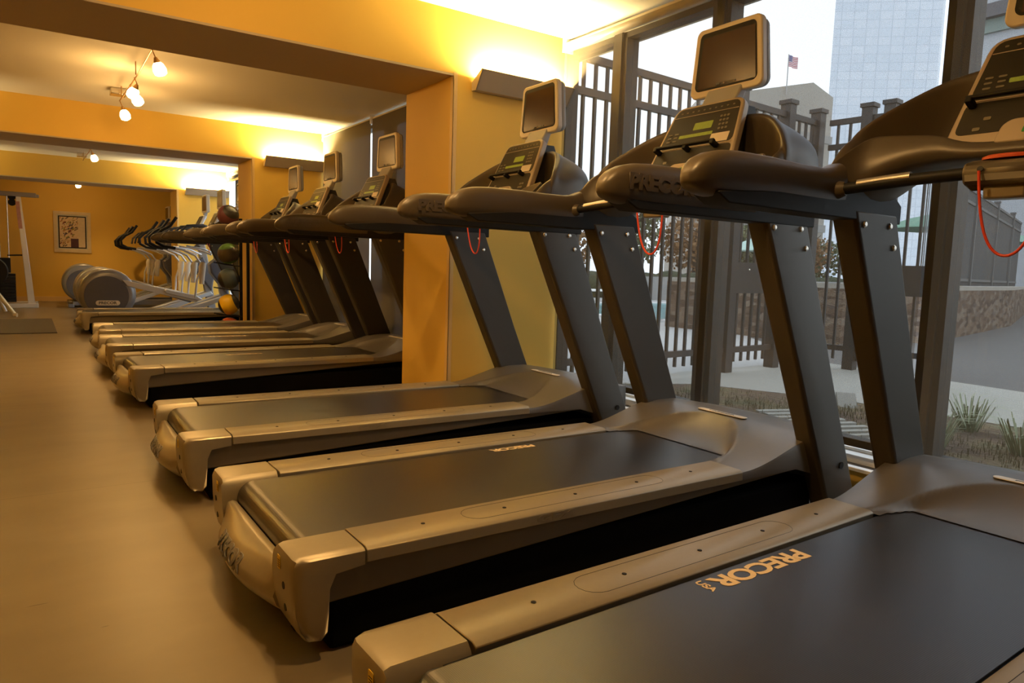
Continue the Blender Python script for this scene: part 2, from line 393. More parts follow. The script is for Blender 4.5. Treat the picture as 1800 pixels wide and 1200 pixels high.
# ------------------------------------------------------------------ track lights
GLOW = 8
SPOT = 48
def track(y0, y1, lamps, label, x=.50, drop=.05):
    e = empty('track_light', (x, (y0+y1)/2, ZC)); yo = (y0+y1)/2
    tag(e, label, 'ceiling light', 'track lights')
    r_ = MB(); r_.tube([(0, y0-yo, -.10), (.012, (y0+y1)/2-yo, -.10), (0, y1-yo, -.10)], .006, 8); r_.build('rail', M['amber'], e, smooth=True)
    for k in range(3):
        yy = y0+.15+(y1-y0-.3)*k/2-yo
        s_ = MB(); s_.cyl((0, yy, -.10), (0, yy, 0), .004, 8); s_.build('stem', M['amber'], e)
    c = MB(); c.box(-.075, .05, y1-yo-.07, y1-yo+.07, -.055, -.001); c.build('transformer', M['steel'], e, bevel=.006)
    for yy, ang, tilt in lamps:
        p = Vector((.0, yy-yo, -.10))
        dr = Vector((sin(tilt)*cos(ang), sin(tilt)*sin(ang), -cos(tilt)))
        q = p+Vector((.02, 0, -drop))
        s_ = MB(); s_.tube([p, q], .004, 8); s_.build('lamp_stem', M['amber'], e)
        h = MB(); h.tube([q, q+dr*.02, q+dr*.035], [.010, .018, .024], 16); hd = h.build('lamp_shade', M['amber'], e, smooth=True)
        b2 = MB(); b2.tube([q+dr*.035, q+dr*.05, q+dr*.08, q+dr*.11, q+dr*.122], [.024, .036, .045, .040, .020], 16); b2.build('lamp_glass', M['bulb'], hd, smooth=True)
        l = bpy.data.lights.new('lamp_beam', 'SPOT'); l.energy = SPOT; l.color = (1, .60, .23); l.spot_size = radians(110); l.spot_blend = .9; l.shadow_soft_size = .025
        o = bpy.data.objects.new('lamp_beam', l); COL.objects.link(o); o.parent = e; o.location = q+dr*.135
        o.rotation_euler = dr.to_track_quat('-Z', 'Y').to_euler()
        l = bpy.data.lights.new('lamp_glow', 'POINT'); l.energy = GLOW; l.color = (1, .54, .16); l.shadow_soft_size = .04
        o = bpy.data.objects.new('lamp_glow', l); COL.objects.link(o); o.parent = e; o.location = q+dr*.17
track(-1.2, 3.15, [(1.1, .4, .3), (2.1, .2, .3), (3.0, -.4, .2)], 'warm spotlights on a ceiling rail in the nearest bay, above the camera')
track(5.2, 7.5, [(5.5, .3, .35), (6.45, 2.4, .5), (6.75, -.6, .5), (7.5, -.7, .3)], 'ceiling rail with warm spotlights and a small box, in the second bay')
track(9.9, 12.6, [(11.1, .2, .3)], 'ceiling rail with one warm spotlight showing, in the third bay')
track(14.2, 15.5, [(14.7, .4, .3)], 'farthest warm spotlight, in the last bay near the framed picture', drop=.13)

# ------------------------------------------------------------------ treadmill
def make_treadmill():
    T = empty('treadmill')
    # ---- deck frame
    for s in (-1, 1):
        k = MB(); k.prism([(.30, .125), (2.15, .205), (2.30, .225), (2.30, .262), (1.74, .232), (.30, .232)], s*.315, s*.402)
        k.build('frame_side', M['skirt'], T, bevel=.006)
        rl = MB()
        rl.loft([[(x, s*.272, .243), (x, s*.283, .249), (x, s*.408, .249), (x, s*.421, .242), (x, s*.423, .214), (x, s*.40, .211), (x, s*.272, .222)] for x in (.394, 1.748)])
        ro = rl.build('side_rail', M['shell'], T, bevel=.002)
        # raised pad at the rear of the rail
        for x in (.577, .827, 1.078, 1.326, 1.573):
            q = MB(); q.lathe([(.0055, 0), (.0055, .0015), (.003, .002)], (x, s*.345, .2488), 'z', 12); q.build('screw', M['black'], ro)
        q = MB(); ys_ = (.302, .388); pts = []
        for (cx_, cy_, a0) in ((.74, .345, 90), (1.38, .345, -90)):
            for k in range(9):
                a = radians(a0+180*k/8); pts.append((cx_+.045*cos(a), s*(cy_+.043*sin(a)), .2490))
        q.tube(pts+[pts[0]], .0007, 5); q.build('inlay_line', M['dark'], ro)
        me = text_mesh('GFX', .034, .0006, .0012, width=.13, spacing=1.1, f=lambda a, b_, c, s=s: ((.95 + (a if s < 0 else -a)), s*(.4228+c), .2285+b_*.8))
        link_mesh('rail_lettering', me, M['shell'], ro)
    b_ = MB(); b_.box(.315, 2.20, -.393, .393, .004, .15); b_.build('base_frame', M['deck_shadow'], T, bevel=.01)  # base frame widened and blackened to stand for the shadow under the deck
    # ---- end caps
    for s in (-1, 1):
        pf = [(.388, .2495), (.238, .2495), (.226, .245), (.2195, .230), (.2205, .17), (.225, .115), (.236, .075), (.254, .050), (.285, .046), (.299, .06), (.304, .17), (.318, .203), (.388, .211)]
        secs = []
        for yy, sh, top in ((.264, 0, .186), (.269, 0, .214), (.278, 0, .237), (.290, 0, .2495), (.398, 0, 1), (.414, .003, 1), (.4215, .009, 1), (.4245, .018, 1)):
            secs.append([(x+(sh*1.5 if x < .26 else 0), s*yy, min(top, z-(sh*.35 if z > .235 else 0)+(sh*.6 if z < .12 else 0))) for x, z in pf])
        e_ = MB(); e_.loft(secs); cap = e_.build('end_cap', M['shell'], T, bevel=.003, seg=3)
        for (x, z) in ((.2205, .170), (.225, .117), (.243, .064)):
            h = MB(); h.tube([(x+.012, s*.352, z+.004*(z < .1)), (x-.0012, s*.352, z-.004*(z < .1))], .0088, 16); h.build('bolt_hole', M['black'], cap)
        st = MB(); st.prism(rrect(.020, .040, .004), 0, .001, 'x')
        st.xf(lambda v, s=s: (.2190-v.x, s*.322+v.y, .2160+v.z*.8))
        so = st.build('warning_label', M['yellow'], cap)
        for q in range(4):
            l = MB(); l.box(-.0004, .0004, -.007, .007, -.0012, .0012); zz = -.014+q*.0065
            l.xf(lambda v, s=s, zz=zz: (.2180-v.x, s*.322+v.y, .2160+(zz+v.z)*.8)); l.build('label_line', M['dark'], so)
    # ---- rear cover
    def xr(y): return .172+.048*(abs(y)/.275)**2.2
    secs = []
    for i in range(25):
        y = -.272+.544*i/24; a = xr(y); up = .002
        secs.append([(.262, y, .13), (.262, y, .178), (.250, y, .184), (.236, y, .181), (max(a+.004, min(a+.034, .228)), y, .163), (a+.009, y, .135), (a, y, .11), (a+.009, y, .085), (a+.033, y, .062), (a+.070, y, .05), (.29, y, .05)])
    c = MB(); c.loft(secs); rc = c.build('rear_cover', M['shell'], T, smooth=True, ang=60)
    me = text_mesh('PRECOR', .062, .0012, .003, width=.23, spacing=.95, f=lambda a, b_, c: (xr(-a)+.0085*((.018+b_*.85)/.025)**2-.0012-c, -a+.01, .128+b_*.85))
    link_mesh('cover_lettering', me, M['emboss2'], rc)
    # ---- running belt
    bz, br = .2365, .047
    out, inn = [], []
    for (x, z) in [(1.93, bz)]+[(.31-br*sin(t)*1.0, bz-br+br*cos(t)) for t in [pi*k/14 for k in range(15)]]+[(1.93, bz-2*br)]:
        out.append((x, z))
    for (x, z) in [(1.93, bz-2*br+.004)]+[(.31-(br-.004)*sin(t), bz-br+(br-.004)*cos(t)) for t in [pi-pi*k/14 for k in range(15)]]+[(1.93, bz-.004)]:
        inn.append((x, z))
    b_ = MB(); b_.prism(out+inn, -.262, .262); belt = b_.build('running_belt', M['belt'], T, smooth=True, ang=50)
    d_ = MB(); d_.box(.33, 1.9, -.275, .275, .155, bz-.006); d_.build('deck_board', M['black'], T)
    rr_ = MB(); rr_.cyl((.31, -.285, bz-br), (.31, .285, bz-br), br-.006, 24); rr_.build('rear_roller', M['dark'], T, smooth=True)
    # ---- motor hood (height field)
    nx, ny = 84, 80
    X0, X1, Y1 = 1.752, 2.42, .412
    def sm(t): t = max(0, min(1, t)); return t*t*(3-2*t)
    def hz(x, y):
        ay = abs(y)
        outer = .2505+.082*sm((x-1.76)/.42)-.030*sm((x-2.24)/.2)
        outer -= .012*(ay/.41)**2
        ridge = 2.125-.35*(ay/.295)**2.4
        belt_end = 1.89-.10*sm((ay-.225)/.045)
        lip = .2395
        if x >= ridge: return outer
        if x <= belt_end: return lip
        t = (x-belt_end)/max(1e-4, ridge-belt_end)
        zo = .2505+.082*sm((ridge-1.76)/.42)-.012*(ay/.41)**2
        return lip+(zo-lip)*(t**1.5)*(.86+.14*t)
    H = MB(); bm = H.bm
    def edge_y(x):   # plan outline of the hood
        return .4125+.004*sm((x-1.76)/.2)
    G = []
    for i in range(nx+1):
        x = X0+(X1-X0)*i/nx; row = []
        for j in range(ny+1):
            v_ = -1+2*j/ny; y = v_*edge_y(x)*(1-.16*sm((x-2.28)/.16))
            row.append(bm.verts.new((x, y, hz(x, y))))
        G.append(row)
    for i in range(nx):
        for j in range(ny): bm.faces.new((G[i][j], G[i+1][j], G[i+1][j+1], G[i][j+1]))
    ring = [G[i][0] for i in range(nx+1)]+[G[nx][j] for j in range(1, ny+1)]+[G[i][ny] for i in range(nx-1, -1, -1)]
    def low(v):
        x, y, z = v.co
        if x > 2.40: return (x+.012, y, .06)
        return (x, y*1.010, .212 if x < 2.05 else max(.12, .212-(x-2.05)*.3))
    R1 = [bm.verts.new((v.co.x, v.co.y*1.008, v.co.z-.008)) for v in ring]
    R2 = [bm.verts.new(low(v)) for v in ring]
    for A, B in ((ring, R1), (R1, R2)):
        for i in range(len(A)-1): bm.faces.new((A[i], A[i+1], B[i+1], B[i]))
    # delete the part that would cover the belt (keep the rim)
    kill = [f for f in bm.faces if all(abs(v.co.y) < .262 and v.co.x < 1.89-.10*sm((abs(v.co.y)-.225)/.045)-.004 for v in f.verts)]
    bmesh.ops.delete(bm, geom=kill, context='FACES')
    hood = H.build('motor_hood', M['hood'], T, smooth=True, ang=55)
    bd = MB(); bd.prism(rrect(.034, .245, .016), 0, .003, 'z'); bd.xf(lambda v: (2.142+v.x, v.y, hz(2.142, 0)+.0005+v.z)); bo = bd.build('hood_badge', M['badge'], hood, bevel=.001)
    me = text_mesh('PRECOR', .016, .0004, .0005, width=.13, f=lambda a, b_, c: (2.142+b_*.8, -a, hz(2.142, 0)+.0038+c)); link_mesh('badge_lettering', me, M['emboss2'], bo)
    # ---- uprights
    for s in (-1, 1):
        def xa(z): return 1.722+(1.092-z)*.464
        pf = lambda yy, i0, i1: [(xa(1.10)+i0, yy, 1.10), (xa(.02)+i0, yy, .02), (xa(.02)+.195+i1, yy, .02), (xa(.55)+.208+i1, yy, .55), (xa(1.10)+.236+i1, yy, 1.10)]
        u_ = MB(); u_.loft([pf(s*.382, .010, 0), pf(s*.390, 0, .0), pf(s*.452, 0, 0), pf(s*.462, .012, -.02)]); up_ = u_.build('upright', M['upright'], T, bevel=.005)
        for (x, z, ys) in ((1.769, 1.064, 0), (1.914, 1.066, 0), (1.948, 1.003, 0), (2.268, .2085, 1)):
            for yy in ((s*.380, s*.463) if not ys else (s*.463,)):
                q = MB(); sg = 1 if abs(yy) > .42 else -1
                q.lathe([(.010, 0), (.010, .002), (.007, .005), (.0035, .0055)] if not ys else [(.013, 0), (.013, .003)], (0, 0, 0), 'y', 14)
                q.xf(lambda v, x=x, z=z, yy=yy, k=s*sg: (x+v.x, yy+k*v.y, z+v.z)); q.build('bolt', M['steel'] if not ys else M['black'], up_, smooth=True, ang=30)
    # ---- handrails
    def arm_sec(x, zt, zb, w, s, c=.428):
        n = 32; P_ = []
        for k in range(n):
            a = 2*pi*k/n; ca, sa = cos(a), sin(a)
            e1 = .62
            yy = w*(abs(ca)**e1)*(1 if ca >= 0 else -1)
            zz = (zt-zb)/2*(abs(sa)**.72)*(1 if sa >= 0 else -1)
            P_.append((x, s*c+yy*s, (zt+zb)/2+zz))
        return P_
    for s in (-1, 1):
        st_ = [(1.047, 1.139, 1.123, .010), (1.052, 1.150, 1.114, .020), (1.064, 1.166, 1.105, .030), (1.084, 1.182, 1.098, .037), (1.115, 1.196, 1.093, .041), (1.155, 1.205, 1.091, .044), (1.22, 1.210, 1.090, .045), (1.35, 1.211, 1.090, .045), (1.48, 1.208, 1.090, .045), (1.58, 1.208, 1.090, .045), (1.63, 1.214, 1.090, .045), (1.668, 1.229, 1.090, .045)]
        a_ = MB(); a_.loft([arm_sec(x, zt, zb, w, s) for x, zt, zb, w in st_]); ao = a_.build('handrail', M['arm'], T, smooth=True, ang=70)
        me = text_mesh('PRECOR', .072, .0012, .004, width=.26, spacing=.96, f=lambda a, b_, c, s=s: (1.245+(a if s < 0 else -a), s*(.428+.045*max(0, 1-min(1, abs(b_*.8)/.060)**(2/.72))**(.31)+.0012+c), 1.150+b_*.8)); link_mesh('rail_lettering', me, M['arm'], ao)
        p_ = MB(); p_.prism([(1.12, 1.098), (1.16, 1.078), (1.70, 1.076), (1.985, 1.076), (1.985, 1.13), (1.92, 1.17), (1.66, 1.15), (1.12, 1.104)], s*.385, s*.464)
        p_.build('rail_bracket', M['black'], T, bevel=.006)
    # ---- console shell
    def S(y, A, B, C, D, E, Fp, G_, Hh):
        return [(p[0], y, p[1]) for p in (A, (B[0]-.004, B[1]-.012), B, (B[0]+.014, B[1]-.012), C, D, (E[0]-.006, E[1]-.02), E, Fp, (Fp[0]+.012, Fp[1]-.012), ((Fp[0]+G_[0])/2+.022, (Fp[1]+G_[1])/2+.022), G_, Hh)]
    st_ = [
        (.474, (1.690, 1.12), (1.70, 1.19), (1.74, 1.215), (1.77, 1.24), (1.79, 1.262), (1.81, 1.262), (1.90, 1.21), (1.88, 1.12)),
        (.466, (1.672, 1.10), (1.672, 1.222), (1.73, 1.27), (1.77, 1.30), (1.80, 1.318), (1.82, 1.318), (1.97, 1.255), (1.93, 1.10)),
        (.440, (1.670, 1.092), (1.675, 1.232), (1.74, 1.29), (1.79, 1.325), (1.812, 1.350), (1.842, 1.353), (2.05, 1.30), (1.98, 1.092)),
        (.405, (1.675, 1.100), (1.785, 1.318), (1.81, 1.27), (1.86, 1.28), (1.848, 1.388), (1.882, 1.390), (2.10, 1.33), (2.01, 1.11)),
        (.360, (1.705, 1.145), (1.800, 1.318), (1.84, 1.235), (1.91, 1.25), (1.885, 1.422), (1.920, 1.424), (2.13, 1.35), (2.03, 1.16)),
        (.310, (1.735, 1.185), (1.805, 1.314), (1.86, 1.220), (1.96, 1.24), (1.925, 1.458), (1.960, 1.459), (2.15, 1.365), (2.05, 1.20)),
        (.260, (1.752, 1.203), (1.808, 1.308), (1.87, 1.215), (1.98, 1.24), (1.952, 1.483), (1.986, 1.483), (2.15, 1.37), (2.05, 1.215)),
        (.205, (1.765, 1.210), (1.808, 1.302), (1.87, 1.215), (1.99, 1.24), (1.972, 1.498), (2.004, 1.498), (2.15, 1.375), (2.05, 1.22)),
        (.150, (1.772, 1.212), (1.808, 1.270), (1.87, 1.220), (1.99, 1.25), (1.984, 1.503), (2.012, 1.503), (2.15, 1.38), (2.05, 1.222)),
    ]
    secs = [S(a[0], *a[1:]) for a in st_]+[S(0, *st_[-1][1:])]+[S(-a[0], *a[1:]) for a in reversed(st_)]
    c_ = MB(); c_.loft(secs); cs = c_.build('console_shell', M['console'], T, sub=2)
    c_ = MB(); c_.loft([[(x, y, z) for x, z in ((1.825, 1.235), (1.845, 1.262), (1.962, 1.535), (2.035, 1.535), (2.09, 1.40), (2.03, 1.19))] for y in (-.150, -.148, .148, .150)])
    c_.build('console_core', M['dark'], T, bevel=.006)
    # ---- console panel, drawn on its own plane
    P0 = Vector((1.829, 0, 1.252)); tv = Vector((.138, 0, .303)).normalized(); nv = Vector((-tv.z, 0, tv.x)); PH = .333
    def pm(a, b_, c): return P0+tv*b_+nv*c+Vector((0, -a, 0))
    def slab(name, outline, c0, c1, mt, par, bevel=0):
        q = MB(); q.prism(outline, c0, c1, 'z'); q.xf(lambda v: pm(v.x, v.y, v.z)); return q.build(name, mt, par, bevel=bevel)
    def rect(a0, a1, b0, b1, rd=.003):
        return [(x+(a0+a1)/2, y+(b0+b1)/2) for x, y in rrect(a1-a0, b1-b0, min(rd, (a1-a0)/2.1, (b1-b0)/2.1), 3)]
    def quadr(pts, rd=.012):
        P_ = []; n = len(pts)
        for i in range(n):
            p0, p1, p2 = Vector(pts[i-1]), Vector(pts[i]), Vector(pts[(i+1) % n])
            a = p1+(p0-p1).normalized()*rd; b2 = p1+(p2-p1).normalized()*rd
            for k in range(5):
                t = k/4; q = a*(1-t)**2+p1*2*t*(1-t)+b2*t*t; P_.append((q.x, q.y))
        return P_
    pan = slab('console_panel', quadr([(-.216, -.006), (.216, -.006), (.166, PH+.006), (-.166, PH+.006)], .045), -.022, .012, M['frame'], T, .007)
    slab('display_face', quadr([(-.180, .145), (.180, .145), (.152, .326), (-.152, .326)], .030), .012, .0135, M['face'], pan)
    slab('lower_face', quadr([(-.192, .042), (.192, .042), (.182, .138), (-.182, .138)], .020), .012, .0135, M['face'], pan)
    slab('divider_line', rect(-.156, .156, .287, .2895), .0135, .0145, M['frame'], pan)
    slab('divider_line', rect(-.180, .180, .1425, .1455), .0135, .0145, M['frame'], pan)
    slab('lcd_display', rect(-.035, .055, .218, .250), .0135, .0142, M['lcd'], pan)
    slab('lcd_display', rect(-.095, .070, .188, .202), .0135, .0142, M['lcd'], pan)
    slab('paper_label', rect(.070, .155, .150, .188, .002), .0135, .0140, M['label'], pan)
    def keys(name, lst, w_, h_, mt):
        base = None
        for (a, b_) in lst:
            if base is None:
                q = MB(); q.prism(rect(-w_/2, w_/2, -h_/2, h_/2, .003), .0135, .0148, 'z'); q.xf(lambda v: nv*v.z+tv*v.y+Vector((0, -v.x, 0))); o = base = q.build(name, mt, pan)
            else:
                o = base.copy(); COL.objects.link(o)
            o.location = pm(a, b_, 0)
    keys('key', [(.096+.016*i-.003*j, .208+.018*j) for i in range(3) for j in range(4)], .011, .009, M['key'])
    keys('key', [(-.145+.032*i, .180+.016*j) for i in range(2) for j in range(3)], .020, .006, M['key'])
    keys('key', [(-.06+.03*i, .160) for i in range(4)], .020, .014, M['key'])
    keys('key', [(-.125+.028*i, .306) for i in range(10)], .010, .006, M['key'])
    keys('key', [(-.14, .055), (-.12, .085), (.12, .06), (.14, .06), (.125, .08), (.145, .08)], .018, .010, M['key'])
    pa = slab('control_paddle', quadr([(-.085, -.002), (.085, -.002), (.075, .050), (.055, .066), (-.055, .066), (-.075, .050)], .012), .012, .028, M['frame'], pan, .004)
    slab('start_key', quadr([(-.026, .022), (.026, .022), (.022, .044), (-.022, .044)], .003), .028, .0295, M['green'], pa)
    le = MB(); le.box(-.175, .125, .133, .143, .034, .048); le.box(-.175, -.158, .122, .140, .012, .048); le.box(.108, .125, .122, .140, .012, .048); le.box(-.025, -.008, .120, .138, .012, .046)
    le.xf(lambda v: pm(v.x, v.y, v.z)); le.build('reading_ledge', M['black'], pan, bevel=.003)
    # ---- heart-rate bar, clip unit and cord
    hb = MB(); hb.tube([(1.63, -.385, 1.150), (1.655, -.20, 1.166), (1.685, 0, 1.176), (1.655, .20, 1.166), (1.63, .385, 1.150)], .0155, 16, flat=1.15); hbo = hb.build('grip_bar', M['black'], T, smooth=True)
    for s in (-1, 1):
        for k in (0,):
            g = MB(); g.tube([(1.635, s*.335, 1.1595), (1.645, s*.27, 1.166), (1.652, s*.205, 1.171)], .0150, 14)
            if k: g.xf(lambda v: (v.x+.012, v.y, v.z-.018))
            g.build('pulse_sensor', M['steel'], hbo, smooth=True)
        k_ = MB(); k_.tube([(1.628, s*.395, 1.149), (1.634, s*.368, 1.152)], [.028, .019], 16); k_.build('bar_socket', M['arm'], hbo, smooth=True)
    cu = MB(); cu.loft([[(x+1.700, y*k, z+1.172) for x, z in ((-.045, -.028), (-.055, 0), (-.045, .022), (-.01, .032), (.035, .028), (.05, 0), (.035, -.03), (0, -.04))] for y, k in ((-.085, 1), (-.078, 1), (.078, 1), (.085, 1))])
    cuo = cu.build('safety_clip_unit', M['skirt'], T, bevel=.010, seg=3)
    q = MB(); q.lathe([(.060, 0), (.060, .006), (.050, .010)], (1.695, 0, 1.203), 'z', 28); q.xf(lambda v: (1.695+(v.x-1.695)*.55, v.y, v.z)); q.build('stop_button', M['red'], cuo, smooth=True, ang=40)
    q = MB(); q.loft([[(x+1.70, y, z+1.128) for x, z in ((-.025, -.02), (-.03, .01), (.03, .01), (.025, -.02))] for y in (-.045, .045)]); q.build('clip_block', M['shell'], cuo, bevel=.006)
    q = MB(); q.cyl((1.644, .042, 1.176), (1.641, .042, 1.177), .007, 12); q.build('cord_hole', M['black'], cuo)
    c_ = MB()
    pts = []
    for k in range(25):
        t = k/24; a = .042-.132*t; dp = 1-(2*t-1)**2
        pts.append((1.636+.02*dp, a+.010*sin(6*t), 1.172-.20*dp**.8 + (-.015 if t > .95 else 0)))
    c_.tube(pts, .0035, 8); c_.build('safety_cord', M['cord'], cuo, smooth=True)
    # ---- screen
    sx, sz = 2.034, 1.744
    n_ = MB(); n_.prism([(1.985, 1.545), (2.03, 1.525), (2.080, 1.66), (2.050, 1.66)], -.085, .085); n_.build('screen_neck', M['screenback'], T, bevel=.008)
    def mon(name, outline, x0, x1, mt, par, bevel=0, sc1=1):
        q = MB(); q.prism(outline, x0, x1, 'x'); return q.build(name, mt, par, bevel=bevel)
    ol = [(y, z+sz) for y, z in rrect(.350, .268, .030, 6, wt=.312)]
    so = mon('screen', ol, sx, sx+.030, M['screenframe'], T, .006)
    ol2 = [(y, z+sz) for y, z in rrect(.338, .256, .034, 6, wt=.302)]
    mon('screen_back', ol2, sx+.030, sx+.062, M['screenback'], so, .012)
    ol3 = [(y, z+sz+.004) for y, z in rrect(.300, .222, .022, 6, wt=.268)]
    mon('screen_bezel', ol3, sx-.0015, sx+.002, M['black'], so)
    ol4 = [(y-.006, z+sz-.002) for y, z in rrect(.278, .196, .006, 3, wt=.246)]
    mon('screen_glass', ol4, sx-.0025, sx, M['glass_dark'], so)
    q = MB(); q.box(sx-.004, sx-.0025, -.055, .040, sz-.098, sz-.089); q.box(sx-.006, sx-.004, .02, .036, sz-.097, sz-.090); q.build('screen_buttons', M['dark'], so)
    q = MB(); q.sphere((sx-.004, .000, sz-.0935), .0045, 10, 6); q.sphere((sx-.004, -.048, sz-.0935), .0035, 10, 6); q.build('button_light', M['frame'], so, smooth=True)
    return T, belt

T1, belt = make_treadmill()
TR = [(.0026, .7229, .0284), (0, 1.9234, 0), (-.0106, 3.1688, -.0131), (.0117, 5.0457, .0372), (.0026, 6.336, 0), (.0401, 7.5281, 0), (.02, 9.70, 0)]
LAB = ['nearest treadmill, its wide belt and large PRECOR USA print filling the lower right corner',
       'second nearest treadmill, its whole deck crossing the middle, screen before the tall window',
       'third treadmill, whose screen stands in front of the first wall light beside the near column',
       'treadmill just beyond the near yellow column, its screen beside the bright slit between grey shades',
       'middle of the three treadmills between the two columns, screen left of the grey shades',
       'farthest treadmill before the second column, its screen under the second wall light',
       'farthest treadmill of all, beyond the second column, in front of the round-ended ellipticals']
LOGO = [(1.145, .225, .335, .050, True), (1.24, .225, .19, .030, False), None, (1.0, .12, .26, .03, False), (1.16, .13, .34, .045, True), None, (.86, .1, .25, .03, False)]
trees = [T1]
for i in range(1, 7): trees.append(copy_tree(T1))
for i, t in enumerate(trees):
    x, y, a = TR[i]; t.location = (x, y, 0); t.rotation_euler = (0, 0, a)
    tag(t, LAB[i], 'treadmill', 'treadmills in the row')
    bl = [c for c in t.children if c.name.startswith('running_belt')][0]
    if LOGO[i]:
        cx_, cy, w_, h_, usa = LOGO[i]
        me = text_mesh('PRECOR', h_*1.4, .0003, h_*.045, width=w_, spacing=.9, f=lambda a_, b2, c: (cx_-a_, cy-b2, .2371+c))
        link_mesh('belt_print', me, M['logo'], bl)
        if usa:
            me = text_mesh('USA', .028, .0003, .0008, width=.052, f=lambda a_, b2, c: (cx_-w_/2-.022+b2, cy-a_+.0, .2371+c)); link_mesh('belt_print', me, M['logo'], bl)

# ------------------------------------------------------------------ elliptical trainers
def make_elliptical():
    T = empty('elliptical_trainer')
    h = MB(); h.lathe([(.245, -.245), (.300, -.235), (.322, -.20), (.325, 0), (.322, .20), (.300, .235), (.245, .245)], (.58, 0, .405), 'y', 48)
    dr = h.build('drum_housing', M['egrey'], T, smooth=True, ang=60)
    for s in (-1, 1):
        q = MB(); q.lathe([(.252, 0), (.250, .008), (.0, .012)], (0, 0, 0), 'y', 40); q.xf(lambda v, s=s: (.565+v.x, s*(.243+v.y), .385+v.z)); sd = q.build('side_disc', M['edisc'], dr, smooth=True, ang=30)
        q = MB(); q.prism(rrect(.27, .062, .03, 6), 0, .006, 'y'); q.xf(lambda v, s=s: (.575+v.x, s*(.2535+v.y), .295+v.z)); b_ = q.build('badge', M['badge'], sd, bevel=.002)
        me = text_mesh('PRECOR', .048, .001, .0015, width=.20, f=lambda a, b2, c, s=s: (.575+(a if s < 0 else -a), s*(.2600+c), .295+b2)); link_mesh('badge_lettering', me, M['emboss2'], b_)
    q = MB(); q.box(.40, 1.30, -.20, .20, .03, .10); q.box(.33, .42, -.28, .28, .0, .06); q.box(2.02, 2.12, -.28, .28, 0, .06); q.box(1.3, 2.08, -.09, .09, .03, .12); q.build('base_frame', M['egrey'], T, bevel=.01)
    for s in (-1, 1):
        q = MB(); q.prism([(1.22, .12), (2.02, .40), (2.05, .36), (1.30, .06)], s*.08, s*.22); q.build('ramp', M['chrome'], T, bevel=.006)
        o = .03 if s > 0 else 0
        q = MB(); q.prism([(.72, .60+o), (1.55, .40-o), (1.66, .34-o), (1.62, .30-o), (.72, .53+o)], s*.20, s*.245); q.build('pedal_arm', M['chrome'] if s < 0 else M['egrey'], T, bevel=.006)
        q = MB(); q.prism([(1.22, .455-o), (1.25, .475-o), (1.62, .395-o), (1.70, .34-o), (1.64, .325-o), (1.25, .42-o)], s*.10, s*.27); q.build('foot_pedal', M['chrome'], T, bevel=.01)
        q = MB(); q.tube([(1.60, s*.26, .36-o), (1.62, s*.29, .60), (1.68, s*.29, .78)], .014, 10); q.build('link_rod', M['chrome'], T, smooth=True)
        dx = -.05 if s < 0 else .03
        q = MB(); q.tube([(1.68, s*.29, .55), (1.69, s*.29, .78), (1.705, s*.29, .84)], [.030, .046, .036], 14); q.build('pivot_boot', M['screenframe'], T, smooth=True)
        q = MB(); q.tube([(1.69, s*.29, .80), (1.60, s*.30, .93), (1.44, s*.31, 1.00), (1.30, s*.31, 1.02)], .014, 10); ml = q.build('moving_handle', M['chrome'], T, smooth=True)
        q = MB(); q.tube([(1.36, s*.31, 1.015), (1.22, s*.31, 1.035), (1.14, s*.31, 1.08), (1.13, s*.31, 1.16), (1.20, s*.31, 1.24), (1.30, s*.31, 1.30), (1.38, s*.30, 1.42)], .020, 12); q.build('hand_grip', M['black'], ml, smooth=True)
        q = MB(); q.tube([(1.86, s*.10, 1.30), (1.72, s*.22, 1.34), (1.52, s*.24, 1.32), (1.42, s*.24, 1.22), (1.40, s*.24, 1.12)], .017, 12); q.build('fixed_handle', M['dark'], T, smooth=True)
        q = MB(); q.tube([(1.90, s*.16, .95), (1.72, s*.26, 1.02), (1.50, s*.28, 1.05)], .013, 10); q.build('side_tube', M['chrome'], T, smooth=True)
    q = MB(); q.prism([(2.02, .10), (2.13, .10), (2.04, .75), (1.97, 1.15), (1.93, 1.42), (1.85, 1.38), (1.88, 1.10), (1.92, .72)], -.055, .055); q.build('mast', M['egrey'], T, bevel=.012)
    q = MB(); q.prism([(2.06, .40), (2.10, .62), (1.94, .92), (1.82, .82), (1.84, .70)], -.10, .10); q.build('mast_cover', M['edisc'], T, bevel=.02)
    q = MB(); q.tube([(1.90, 0, 1.06), (1.86, 0, 1.10)], [.06, .05], 14); q.build('bottle_holder', M['dark'], T)
    q = MB(); q.prism([(1.80, 1.22), (1.84, 1.20), (1.99, 1.52), (1.95, 1.54)], -.16, .16); p_ = q.build('console_panel', M['chrome'], T, bevel=.012)
    q = MB(); q.prism([(1.800, 1.25), (1.806, 1.247), (1.942, 1.52), (1.936, 1.523)], -.13, .13); q.build('display_face', M['face'], p_)
    sz = 1.715
    q = MB(); q.prism([(y, z+sz) for y, z in rrect(.34, .265, .03, 5, wt=.31)], 1.98, 2.03, 'x'); s_ = q.build('screen', M['screenframe'], T, bevel=.006)
    q = MB(); q.prism([(y, z+sz) for y, z in rrect(.29, .215, .02, 5, wt=.265)], 1.9775, 1.982, 'x'); q.build('screen_glass', M['glass_dark'], s_)
    q = MB(); q.prism([(1.95, 1.48), (2.0, 1.48), (2.03, 1.62), (1.99, 1.62)], -.05, .05); q.build('screen_neck', M['screenback'], T, bevel=.006)
    return T
E0 = make_elliptical()
ES = [(.02, 10.60), (.03, 11.70), (-.02, 14.30), (.02, 15.12)]
EL = ['nearest elliptical trainer, PRECOR badge on its round grey drum', 'second elliptical trainer, directly behind the badged one before the third column',
      'elliptical trainer just past the third column, its screen right of the farthest one', 'farthest elliptical trainer, against the back wall, its drum leftmost of the row']
